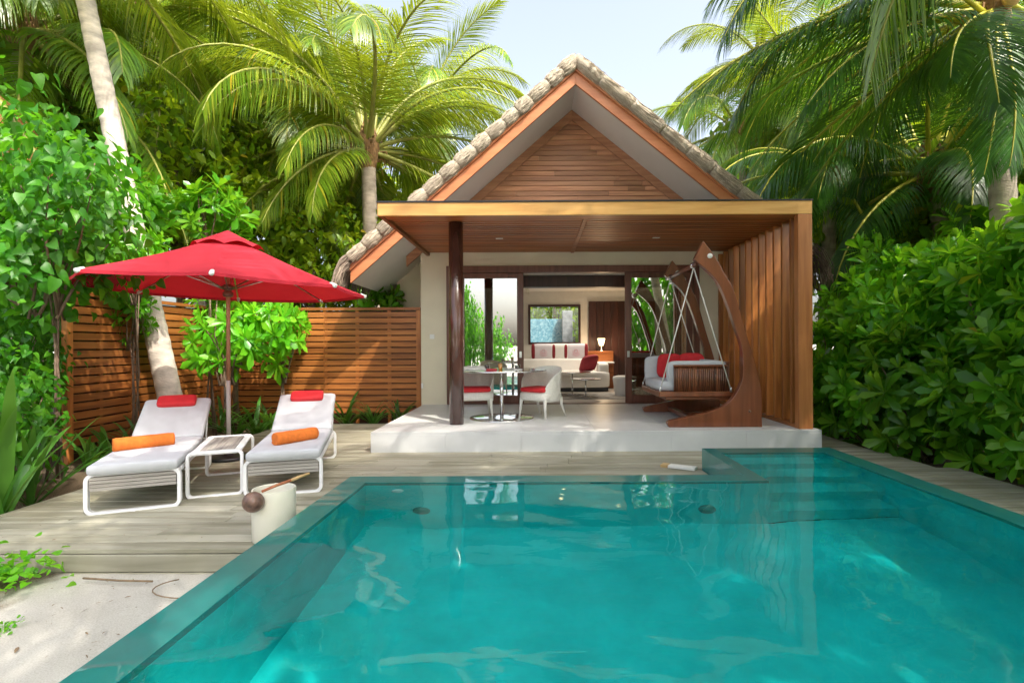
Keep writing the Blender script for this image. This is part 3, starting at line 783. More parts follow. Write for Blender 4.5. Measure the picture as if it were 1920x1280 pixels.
    bm = MB(); bm.box(-2.08, 11.2, 2.62, 3.85, 11.45, 2.858); part('ceiling_beam', bm, 'dark_wood', t, bevel=0.01)
    wl2 = MB(); by = 14.5
    wx0, wx1, wz0, wz1 = -0.22, 1.20, 1.42, 2.50
    wl2.box(-2.08, by, TZ - 0.1, wx0, by + 0.2, 2.858); wl2.box(wx1, by, TZ - 0.1, 3.85, by + 0.2, 2.858)
    wl2.box(wx0, by, TZ - 0.1, wx1, by + 0.2, wz0); wl2.box(wx0, by, wz1, wx1, by + 0.2, 2.858)
    wl2.box(-2.08, 11.3, TZ - 0.1, -2.0, by, 2.858)
    part('room_wall', wl2, 'roomwall', t)
    wf = MB(); y0 = by - 0.03
    wf.box(wx0, y0, wz0, wx0 + 0.06, by + 0.1, wz1); wf.box(wx1 - 0.06, y0, wz0, wx1, by + 0.1, wz1)
    wf.box(wx0 + 0.06, y0, wz1 - 0.06, wx1 - 0.06, by + 0.1, wz1); wf.box(wx0 + 0.06, y0, wz0, wx1 - 0.06, by + 0.1, wz0 + 0.06)
    w = part('window', wf, 'dark_wood', t, bevel=0.004)
    wg = MB(); wg.box(wx0 + 0.06, by + 0.03, wz0 + 0.06, wx1 - 0.06, by + 0.036, wz1 - 0.06); part('pane', wg, 'clear_glass', w)
    dp = MB()
    for k in range(9): dp.box(1.42 + k * 0.2, by - 0.06, TZ, 1.42 + k * 0.2 + 0.196, by - 0.002, 2.58)
    part('wall_panelling', dp, 'dark_wood', t, bevel=0.004)
    for x, y in ((0.62, 13.2), (2.0, 13.2)):
        dl = MB(); dl.lathe([(0.075, 0), (0.075, 0.012)], (x, y, 2.846), 18)
        q = part('downlight', dl, 'switch', t, True)
        e = MB(); e.lathe([(0.055, 0), (0.055, 0.004)], (x, y, 2.841), 16); part('lens', e, 'spot_glow', q)
        L = bpy.data.lights.new('room_downlight', 'SPOT'); L.energy = 55; L.spot_size = R(110); L.spot_blend = 0.7; L.color = (1, 0.90, 0.76); L.shadow_soft_size = 0.06
        lo = bpy.data.objects.new('downlight_bulb', L); C.objects.link(lo); lo.parent = q; lo.location = Vector((x, y, 2.83)) - wpos(q)
    # light switch on the wall
    sw = MB(); sw.box(-2.06, WY - 0.012, 1.53, -1.97, WY, 1.62); part('light_switch', sw, 'switch', t, bevel=0.004)
    sw = MB(); sw.box(-2.226, WY - 0.03, 0.58, -2.19, WY, 0.68); part('wall_socket', sw, 'switch', t, bevel=0.004)
    return t
villa()

# ------------------------------------------------------------------ pergola
def pergola():
    t = thing('pergola', 'flat teak pergola roof, front fascia toned as sunlit, over the terrace with louvred side', 'pergola', (0.8, 7.1, TZ))
    PX0, PX1, PY0, CZ = -2.11, 3.68, 7.10, 3.13
    f = MB()
    f.box(PX0, PY0, CZ, PX1, PY0 + 0.06, 3.305)
    part('front_fascia', f, 'sunlit_teak', t, bevel=0.005)
    for xa in (PX0, PX1 - 0.06):
        f = MB(); f.box(xa, PY0 + 0.06, CZ, xa + 0.06, WY - 0.005, 3.305)
        part('side_fascia', f, 'teak_y', t, bevel=0.005)
    f = MB(); f.box(PX0 - 0.01, PY0 - 0.012, 3.307, PX1 + 0.01, WY - 0.06, 3.325)
    part('roof_sheet', f, 'dark_metal', t)
    c = MB(); y = PY0 + 0.062; bw = 0.108
    c.box(PX0 + 0.06, y, CZ + 0.012, PX1 - 0.06, y + 0.22, CZ + 0.05); y += 0.245
    while y + bw < WY:
        for a, b in ((PX0 + 0.062, 0.665), (0.735, PX1 - 0.062)):
            c.box(a, y, CZ + 0.05, b, y + bw, CZ + 0.080)
        y += bw + 0.034
    c.box(0.668, PY0 + 0.30, CZ + 0.045, 0.732, WY - 0.006, CZ + 0.075)
    part('ceiling_boards', c, 'teak', t, bevel=0.004)
    cb = MB(); cb.box(PX0 + 0.06, PY0 + 0.06, CZ + 0.10, PX1 - 0.06, WY - 0.005, CZ + 0.13); part('ceiling_backing', cb, 'dark_wood', t)
    for x in (-0.61, 2.0):
        dl = MB(); dl.box(x - 0.06, 8.84, CZ + 0.043, x + 0.06, 8.92, CZ + 0.0495)
        part('downlight', dl, 'switch', t, bevel=0.003)
    p = MB(); p.lathe([(0.100, TZ), (0.100, TZ + 0.02), (0.104, TZ + 0.022), (0.104, CZ + 0.045)], (-1.16, 7.72, 0), 40)
    part('round_post', p, 'frame_post', t, True)
    pb = MB(); pb.lathe([(0.085, TZ + 0.0), (0.085, TZ + 0.018)], (-1.16, 7.72, 0), 30)
    # square front post
    q = MB(); q.box(3.49, PY0 + 0.002, TZ, PX1, PY0 + 0.12, CZ - 0.002)
    part('square_post', q, 'post_teak', t, bevel=0.005)
    # louvres
    y = PY0 + 0.26
    while y < WY - 0.05:
        s = MB()
        s.obox((3.588, y, (TZ + 0.05 + CZ) / 2), (0.088, 0.012, 0), (-0.003, 0.022, 0), (0, 0, (CZ - TZ - 0.05) / 2))
        part('louvre', s, 'teak_z', t, bevel=0.004); y += 0.262
    rl = MB(); rl.box(3.50, PY0 + 0.12, TZ, 3.67, WY - 0.02, TZ + 0.045); part('bottom_rail', rl, 'teak_y', t, bevel=0.004)
M['frame_post'] = mat('dark_lacquer_post', (0.055, 0.022, 0.016), 0.22, var=0.15, scale=4, coat=0.5)
M['post_teak'] = wood('post_teak', (0.30, 0.10, 0.028), (0.40, 0.15, 0.045), (0.48, 0.20, 0.07), 'Z', island=0.04)
pergola()

# ------------------------------------------------------------------ fences
def fence(name, label, along, x, y0, y1, zt=2.15):
    """slatted fence; along 'Y' runs in depth at x, along 'X' runs across at depth x"""
    base = (x, y0, 0) if along == 'Y' else (y0, x, 0)
    t = thing(name, label, 'fence', base)
    def bx(mb, a0, d0, z0, a1, d1, z1):
        if along == 'Y': mb.box(x + d0, a0, z0, x + d1, a1, z1)
        else: mb.box(a0, x - d1, z0, a1, x - d0, z1)
    s = MB(); z = 0.10; pitch = 0.1165; rng = random.Random(11)
    while z < zt - 0.10:
        for a, b in ((y0 + 0.09, (y0 + y1) / 2), ((y0 + y1) / 2, y1 - 0.09)):
            bx(s, a + 0.001, 0, z, b - 0.001, 0.022, z + pitch - 0.022)
        z += pitch
    part('slats', s, 'fence_y' if along == 'Y' else 'fence', t, bevel=0.003)
    cp = MB(); bx(cp, y0, -0.03, zt - 0.055, y1, 0.035, zt); part('top_rail', cp, 'fence_y' if along == 'Y' else 'fence', t, bevel=0.004)
    for a in (y0, y1 - 0.09):
        p = MB(); bx(p, a, -0.05, -0.2, a + 0.088, 0.03, zt - 0.057); part('post', p, 'teak_z', t, bevel=0.004)
    n = max(2, round((y1 - y0) / 0.62))
    for k in range(1, n):
        a = y0 + (y1 - y0) * k / n
        p = MB(); bx(p, a - 0.03, -0.05, -0.1, a + 0.03, -0.001, zt - 0.057); part('batten', p, 'teak_z', t)
    bk = MB(); bx(bk, y0 + 0.09, -0.075, -0.1, y1 - 0.09, -0.052, zt - 0.06); part('backing', bk, 'dark_wood', t)
fence('slatted_fence', 'red-brown slatted fence running back beside the left lounger', 'Y', -6.1, 6.9, 10.36)
fence('slatted_fence', 'red-brown slatted fence across the back from the villa wall', 'X', 10.4, -6.0, -2.25)

# ------------------------------------------------------------------ loungers, table, parasol
def lounger():
    t = thing('sun_lounger', 'white sun lounger nearer the shrubs with its foot towards the sand', 'sun lounger')
    w = 0.66
    f = MB()
    for y in (0.02, 1.62):
        lp = [(x, y, z) for x, z in rrect(w, 0.335, 0.06)]
        f.sweep(lp, (0, 1, 0), 0.030, 0.06)
    for x in (-w / 2 + 0.02, w / 2 - 0.02):
        f.box(x - 0.014, 0.045, 0.285, x + 0.014, 1.595, 0.325)
    part('frame', f, 'white_metal', t, bevel=0.005, local=True)
    s = MB()
    for k in range(4): s.box(-w / 2 + 0.022, -0.002, 0.195 + k * 0.030, w / 2 - 0.022, 0.018, 0.195 + k * 0.030 + 0.025)
    part('front_slats', s, 'grey_slat', t, bevel=0.002, local=True)
    s = MB(); y = 0.06
    while y < 1.58: s.box(-w / 2 + 0.036, y, 0.300, w / 2 - 0.036, y + 0.06, 0.322); y += 0.075
    part('platform_slats', s, 'grey_slat', t, local=True)
    def pad(path, th, name):
        mb = MB(); V = []; n = len(path); seg = 24
        for i, (y, z) in enumerate(path):
            a = path[max(i - 1, 0)]; b = path[min(i + 1, n - 1)]
            ty, tz = b[0] - a[0], b[1] - a[1]; l = math.hypot(ty, tz); ty /= l; tz /= l
            e = min(i, n - 1 - i); k = (0.80, 0.96, 1.0)[min(e, 2)]; kw = (0.965, 0.99, 1.0)[min(e, 2)]
            for q in range(seg):
                th_ = 2 * PI * q / seg; c, s_ = math.cos(th_), math.sin(th_)
                px = math.copysign(abs(c) ** 0.25, c) * (w / 2 - 0.005) * kw; h = math.copysign(abs(s_) ** 0.45, s_) * th / 2 * k
                V.append((px, y - tz * h, z + ty * h))
        Fs = [(i * seg + q, i * seg + (q + 1) % seg, (i + 1) * seg + (q + 1) % seg, (i + 1) * seg + q) for i in range(n - 1) for q in range(seg)]
        Fs += [tuple(range(seg - 1, -1, -1)), tuple((n - 1) * seg + q for q in range(seg))]
        mb.add(V, Fs)
        return part(name, mb, 'white_fabric', t, True, local=True)
    def seg_(a, b, n):
        q = [0, 0.012, 0.03] + [k / n for k in range(1, n)] + [0.97, 0.988, 1]
        return [(a[0] + (b[0] - a[0]) * k, a[1] + (b[1] - a[1]) * k) for k in q]
    pad(seg_((-0.03, 0.372), (1.19, 0.395), 8), 0.095, 'seat_cushion')
    pad(seg_((1.20, 0.41), (1.80, 0.765), 6), 0.095, 'back_cushion')
    br = MB()
    for x in (-w / 2 + 0.03, w / 2 - 0.03): br.tube([(x, 1.17, 0.34), (x, 1.80, 0.70)], 0.012, 8); br.tube([(x, 1.55, 0.31), (x, 1.66, 0.62)], 0.010, 8)
    part('backrest_frame', br, 'white_metal', t, True, local=True)
    p = MB(); ax = Vector((0, 0.60, 0.355)).normalized(); nn = Vector((0, -0.355, 0.60)).normalized()
    c = Vector((0, 1.725, 0.718)) + nn * 0.072
    p.cushion(c, (0.19, 0, 0), ax * 0.085, nn * 0.034, 0.3)
    part('headrest', p, 'red_fabric', t, True, local=True)
    return t
YA = math.atan2(0.257, 0.596); YB = math.atan2(0.185, 0.638)
la = lounger()
la.location = ((-3.76 - 3.164) / 2, (4.447 + 4.704) / 2, 0); la.rotation_euler = (0, 0, YA)
la['group'] = 'sun loungers under the red parasol'
lb = dup(la, ((-2.085 - 2.723) / 2, (5.15 + 4.965) / 2, 0), YB, 1.0, 'white sun lounger on the terrace side of the low side table', 'sun loungers under the red parasol')

def towel(L, r):
    mb = MB(); turns, n, th = 3.2, 90, 0.021
    inner, outer = [], []
    for i in range(n + 1):
        q = i / n; a = -1.9 + turns * 2 * PI * q; rr = 0.006 + (r - 0.006) * q
        inner.append(((rr - th * 0.5) * math.cos(a), (rr - th * .5) * math.sin(a) * 0.92)); outer.append(((rr + th * 0.38) * math.cos(a), (rr + th * .38) * math.sin(a) * 0.92))
    m = 14; V = []
    rng = random.Random(4)
    for j in range(m + 1):
        x = -L / 2 + L * j / m; e = 0.94 if j in (0, m) else 1.0
        e *= 1 + 0.02 * math.sin(j * 1.7)
        for (a, b) in outer + inner[::-1]: V.append((x, a * e, b * e + r * 0.92))
    k = 2 * (n + 1); Fs = []
    for j in range(m):
        for i in range(k): Fs.append((j * k + i, j * k + (i + 1) % k, (j + 1) * k + (i + 1) % k, (j + 1) * k + i))
    for j in (0, m):
        for i in range(n):
            q = (j * k + i, j * k + i + 1, j * k + k - 2 - i, j * k + k - 1 - i)
            Fs.append(q if j else q[::-1])
    return mb.add(V, Fs)
def onl(o, x, y, z): return o.matrix_basis @ Vector((x, y, z))
ta = Vector((-3.80, 5.16, 0.425))
solo('rolled_towel', towel(0.48, 0.070), 'orange_terry', 'rolled orange towel on the lounger nearer the shrubs', 'towel', ta, True, rz=R(45), local=True, group='rolled orange towels')
tb = Vector((-2.47, 5.46, 0.425))
solo('rolled_towel', towel(0.45, 0.070), 'orange_terry', 'rolled orange towel on the lounger beside the terrace', 'towel', tb, True, rz=R(57), local=True, group='rolled orange towels')

def side_table():
    yaw = R(22.5); c = Vector((-3.0225, 5.002, 0))
    t = thing('side_table', 'low white framed side table with grey slatted top between the loungers', 'side table', c, yaw)
    w, d, h = 0.444, 0.98, 0.412
    f = MB()
    for y in (0.02, d - 0.02): f.sweep([(x, y, z) for x, z in rrect(w, h, 0.045)], (0, 1, 0), 0.028, 0.05)
    f.box(-w / 2 + 0.011, 0.043, h - 0.022, -w / 2 + 0.075, d - 0.043, h - 0.0); f.box(w / 2 - 0.075, 0.043, h - 0.022, w / 2 - 0.011, d - 0.043, h)
    f.box(-w / 2 + 0.04, 0.0, h - 0.022, w / 2 - 0.04, 0.11, h + 0.001)
    part('frame', f, 'white_metal', t, bevel=0.006, local=True)
    s = MB(); n = 8; x = -w / 2 + 0.078; sw = (w - 0.156) / n
    for k in range(n): s.box(x + k * sw, 0.113, h - 0.02, x + (k + 1) * sw - 0.003, d - 0.05, h + 0.002)
    part('top_slats', s, 'grey_slat_y', t, local=True)
side_table()

def parasol():
    cx, cy = -3.855, 6.67
    t = thing('parasol', 'red octagonal canvas parasol with white rib tips over the loungers', 'parasol', (cx, cy, 0))
    zr, zt, r, th0 = 2.13, 2.80, 1.64, R(-64.8)
    def tip(k, rr=r, zz=None):
        a = th0 + k * PI / 4; return np.array((cx + rr * math.cos(a), cy + rr * math.sin(a), (zr - 0.03 * math.cos(a) - 0.015 * math.sin(a)) if zz is None else zz))
    top = np.array((cx, cy, zt))
    mb = MB(); N, Mm = 10, 8
    for k in range(8):
        A, B = tip(k), tip(k + 1); V = []
        for i in range(N + 1):
            q = 0.10 + 0.90 * i / N
            for j in range(Mm + 1):
                s = j / Mm
                p = top * (1 - q) + (A * (1 - s) + B * s) * q
                p = p + np.array((0, 0, -0.035 * math.sin(PI * q) - 0.012 * q * q * math.sin(PI * s)))
                p[:2] = p[:2] - (p[:2] - np.array((cx, cy))) * 0.018 * math.sin(PI * s) * q ** 3
                V.append(p)
        Fs = [(i * (Mm + 1) + j, (i + 1) * (Mm + 1) + j, (i + 1) * (Mm + 1) + j + 1, i * (Mm + 1) + j + 1) for i in range(N) for j in range(Mm)]
        mb.add(V, Fs)
    can = part('canopy', mb, 'canvas', t, True)
    vb = MB()
    for k in range(8):
        V = []
        tp = np.array((cx, cy, zt + 0.055))
        A = tip(k, 0.41, zt - 0.178); B = tip(k + 1, 0.41, zt - 0.178)
        for i in range(7):
            q = i / 6
            for j in range(9):
                s = j / 8; p = tp * (1 - q) + (A * (1 - s) + B * s) * q
                p = p + np.array((0, 0, 0.012 * math.sin(PI * q) + q ** 3 * 0.050 * math.sin(PI * s)))
                V.append(p)
        vb.add(V, [(i * 9 + j, (i + 1) * 9 + j, (i + 1) * 9 + j + 1, i * 9 + j + 1) for i in range(6) for j in range(8)])
    part('vent_cap', vb, 'canvas', can, True)
    fl = MB(); 
    for k in range(8):
        A, B = tip(k), tip(k + 1); V = []
        for j in range(9):
            s = j / 8; p = A * (1 - s) + B * s; p = p + np.array((0, 0, -0.012 * math.sin(PI * s)))
            p[:2] = p[:2] - (p[:2] - np.array((cx, cy))) * 0.018 * math.sin(PI * s)
            V += [p, p + np.array((0, 0, -0.035))]
        fl.add(V, [(2 * j, 2 * j + 1, 2 * j + 3, 2 * j + 2) for j in range(8)])
    part('valance', fl, 'canvas', can, True)
    for k in range(8):
        A = tip(k); rb = MB(); st = np.array((cx, cy, zt - 0.06)); rb.tube([st, (st + A) / 2 + np.array((0, 0, -0.03)), A + np.array((0, 0, -0.02))], 0.011, 6)
        o = part('rib', rb, 'steel', t, True)
        tb_ = MB(); d = (A - st) / np.linalg.norm(A - st); tb_.tube([A - d * 0.06 + np.array((0, 0, -0.012)), A + d * 0.02 + np.array((0, 0, -0.012))], 0.024, 10); part('rib_tip', tb_, 'switch', o, True)
        sb = MB(); mid = (st + A) / 2 + np.array((0, 0, -0.035)); sb.tube([np.array((cx, cy, 2.10)), mid], 0.008, 6); part('strut', sb, 'steel', o, True)
    p = MB(); p.tube([(cx, cy, 0.98), (cx + 0.004, cy, zt + 0.04)], 0.024, 16); part('pole', p, 'frame_pole', t, True)
    p = MB(); p.tube([(cx, cy, 0.05), (cx, cy, 0.98)], 0.0245, 16); part('lower_pole', p, 'pale_pole', t, True)
    h = MB(); h.lathe([(0.045, 2.02), (0.06, 2.04), (0.06, 2.08), (0.04, 2.09), (0.04, 2.12), (0.07, 2.13), (0.07, 2.16), (0.03, 2.18)], (cx, cy, 0), 18); part('hub', h, 'frame_wood', t, True)
    b = MB(); b.lathe([(0.24, 0.001), (0.25, 0.01), (0.25, 0.035), (0.22, 0.05), (0.055, 0.055), (0.05, 0.20), (0.03, 0.21)], (cx, cy, 0), 30); part('base', b, 'dark_metal', t, True)
M['frame_pole'] = wood('parasol_pole', (0.32, 0.13, 0.065), (0.44, 0.20, 0.105), (0.54, 0.28, 0.16), 'Z', island=0.05, rough=0.4)
M['pale_pole'] = wood('worn_parasol_pole', (0.42, 0.34, 0.31), (0.52, 0.45, 0.42), (0.60, 0.54, 0.51), 'Z', island=0.05, rough=0.55)
parasol()

def bucket_and_ladle():
    c = (-1.925, 3.90, 0)
    mb = MB(); mb.lathe([(0.140, 0.0), (0.145, 0.006), (0.148, 0.362), (0.146, 0.368), (0.138, 0.368), (0.135, 0.362), (0.130, 0.02), (0.0, 0.018)], c, 40)
    t = thing('water_pot', 'cream ceramic water pot standing on the deck against the pool', 'pot', c)
    part('pot_body', mb, 'ceramic', t, True)
    wz = MB(); wz.lathe([(0.0, 0.30), (0.1335, 0.30)], c, 30); part('pot_water', wz, 'water', t)
    b = at(475, 941, 3.72); e = at(580, 887, 3.98); 
    l = thing('ladle', 'coconut shell ladle with red wooden handle lying across the pot', 'ladle', b)
    s = MB(); prof = []
    r = 0.074
    for k in range(15):
        a = -PI / 2 + (PI * 0.86) * k / 14; prof.append((max(0.0, r * math.cos(a)), r * math.sin(a)))
    for k in range(9):
        a = PI * 0.36 - (PI * 0.86) * k / 8; prof.append((max(0.0, (r - 0.006) * math.cos(a)), (r - 0.006) * math.sin(a)))
    s.lathe(prof, (0, 0, 0), 28, 1.0, 0.92)
    o = part('coconut_shell', s, 'coconut', l, True, local=True)
    o.rotation_euler = (R(-150), R(18), 0)
    b = b + Vector((0.0, 0.0, 0.052)); d = (e - b).normalized(); m = b + (e - b) * 0.66
    h = MB(); h.tube([b + d * 0.055, b + (e - b) * 0.4 + Vector((0, 0, 0.004)), m], [0.010, 0.0105, 0.0115], 10); part('handle', h, 'handle_red', l, True)
    h = MB(); h.tube([m, b + (e - b) * 0.8 + Vector((0, 0, 0.002)), e], [0.012, 0.0125, 0.010], 10); part('handle_tip', h, 'handle_tan', l, True)
bucket_and_ladle()

# ------------------------------------------------------------------ dining set on the terrace
def dining():
    c = (-0.55, 8.36, TZ)
    t = thing('dining_table', 'round glass topped dining table on a chrome pedestal', 'table', c)
    m = MB(); m.lathe([(0.0, 0), (0.50, 0), (0.505, 0.008), (0.49, 0.016), (0.30, 0.03), (0.06, 0.05), (0.0, 0.052)], c, 48); part('base', m, 'chrome', t, True)
    m = MB(); m.tube([(c[0], c[1], TZ + 0.045), (c[0], c[1], TZ + 0.73)], 0.03, 18); m.lathe([(0.16, 0.722), (0.16, 0.735)], c, 24); part('pedestal', m, 'chrome', t, True)
    m = MB(); m.lathe([(0.0, 0.737), (0.69, 0.737), (0.70, 0.741), (0.70, 0.749), (0.69, 0.753), (0.0, 0.753)], c, 64); part('top', m, 'table_glass', t)
    m = MB(); m.lathe([(0.695, 0.7365), (0.706, 0.7365), (0.706, 0.7535), (0.695, 0.7535)], c, 64); part('edge_band', m, 'chrome', t, True)
    zt = TZ + 0.7537
    def g(name, px, dy, prof, mt, label, cat):
        x = (px - VX) / F * (8.36 + dy); base = (x, 8.36 + dy, zt)
        mb = MB(); mb.lathe(prof, base, 20); return solo(name, mb, mt, label, cat, base, True)
    th = thing('juice_glass', 'tumbler of orange juice on the dining table', 'glass', ((938 - VX) / F * 8.3, 8.3, zt))
    b = th.location
    m = MB(); m.lathe([(0.030, 0.002), (0.034, 0.10), (0.0, 0.10)], b, 20); part('juice', m, 'juice', th, True)
    m = MB(); m.lathe([(0.032, 0.0), (0.037, 0.125), (0.0355, 0.125), (0.031, 0.003)], b, 20); part('tumbler', m, 'clear_glass', th, True)
    for px, dy, lab in ((913, 0.05, 'glass cup of dark coffee beside the round dark post'), (970, -0.05, 'glass cup of dark coffee right of the orange juice')):
        th = thing('coffee_cup', lab, 'cup', ((px - VX) / F * (8.36 + dy), 8.36 + dy, zt)); b = th.location
        m = MB(); m.lathe([(0.075, 0.0), (0.08, 0.008), (0.0, 0.008)], b, 20); part('saucer', m, 'switch', th, True)
        m = MB(); m.lathe([(0.025, 0.009), (0.036, 0.03), (0.042, 0.065), (0.0, 0.065)], b, 18); part('coffee', m, 'coffee', th, True)
        m = MB(); m.lathe([(0.028, 0.0085), (0.039, 0.03), (0.046, 0.085), (0.0445, 0.085), (0.037, 0.03)], b, 18); part('cup', m, 'clear_glass', th, True)
    plate = [(0.0, 0.0), (0.07, 0.0), (0.13, 0.014), (0.128, 0.018), (0.07, 0.006), (0.0, 0.005)]
    g('plate', 885, 0.0, plate, 'switch', 'white plate at the end of the table behind the dark post', 'plate')
    g('plate', 955, 0.12, plate, 'switch', 'white plate in front of the taller chair at the table', 'plate')
    m = MB(); x = (922 - VX) / F * 8.2; m.box(x - 0.08, 8.12, zt, x + 0.08, 8.28, zt + 0.022); solo('folded_napkin', m, 'dark_red', 'crimson folded napkin between the cup and the juice', 'napkin', (x, 8.2, zt), bevel=0.006)
M['table_glass'] = mat('pale_table_glass', (0.30, 0.33, 0.33), 0.06, var=0.05, coat=0.5)
dining()

def dining_chair():
    t = thing('dining_chair', 'white woven tub chair with red cushion nearest the dark post', 'chair')
    # local: faces -y; shell open to the front
    w, d = 0.29, 0.29
    mb = MB(); n = 36; rows = 9; V = []
    def pr(a, q, inner):
        # a from -pi*0.5-ish (front left) round the back to the front right
        k = -1.0 + 2.0 * a
        th = PI / 2 + k * PI * 0.76
        rx, ry = w, d
        x = rx * math.copysign(abs(math.cos(th)) ** 0.8, math.cos(th)); y = ry * math.copysign(abs(math.sin(th)) ** 0.8, math.sin(th))
        topz = 0.43 + (0.80 - 0.43) * (1 - abs(k) ** 2.2) ** 0.75
        z0 = 0.26
        z = z0 + (topz - z0) * q
        fl = 1.0 + 0.13 * (z - 0.45) - (0.06 if inner else 0.0)
        return (x * fl, y * fl + 0.02 * (z - 0.4), z)
    for inner in (False, True):
        for i in range(n + 1):
            for j in range(rows + 1): V.append(pr(i / n, j / rows, inner))
    A = rows + 1; off = (n + 1) * A; Fs = []
    for i in range(n):
        for j in range(rows):
            a = i * A + j; Fs.append((a, a + A, a + A + 1, a + 1)); b = a + off; Fs.append((b, b + 1, b + A + 1, b + A))
        a = i * A + rows; Fs.append((a, a + A, a + A + off, a + off)); a = i * A; Fs.append((a, a + off, a + A + off, a + A))
    for i in (0, n):
        for j in range(rows):
            a = i * A + j; q = (a, a + 1, a + 1 + off, a + off); Fs.append(q if i == 0 else q[::-1])
    mb.add(V, Fs); part('shell', mb, 'wicker', t, True, local=True)
    s = MB(); s.cushion((0, -0.01, 0.345), (0.275, 0, 0), (0, 0.265, 0), (0, 0, 0.075), 0.42, 28, 10); part('seat', s, 'wicker', t, True, local=True)
    cu = MB(); cu.cushion((0, -0.045, 0.445), (0.235, 0, 0), (0, 0.235, 0), (0, 0, 0.036), 0.28, 28, 8); part('seat_cushion', cu, 'red_fabric', t, True, local=True)
    for sx in (-1, 1):
        for sy in (-1, 1):
            l = MB(); x, y = sx * 0.225, sy * 0.215
            l.tube([(x, y, 0.32), (x * 1.03, y * 1.05, 0.20), (x * 1.12, y * (1.12 if sy < 0 else 1.5), 0.0)], [0.03, 0.022, 0.013], 10); part('leg', l, 'wicker', t, True, local=True)
    return t
ca = dining_chair(); ca.location = (-0.98, 8.50, TZ); ca.rotation_euler = (0, 0, R(10)); ca['group'] = 'white tub chairs at the dining table'
cb = dup(ca, (0.07, 8.42, TZ), R(-36), 1.0, 'white woven tub chair with red cushion turned sideways, right of the table pedestal', 'white tub chairs at the dining table')

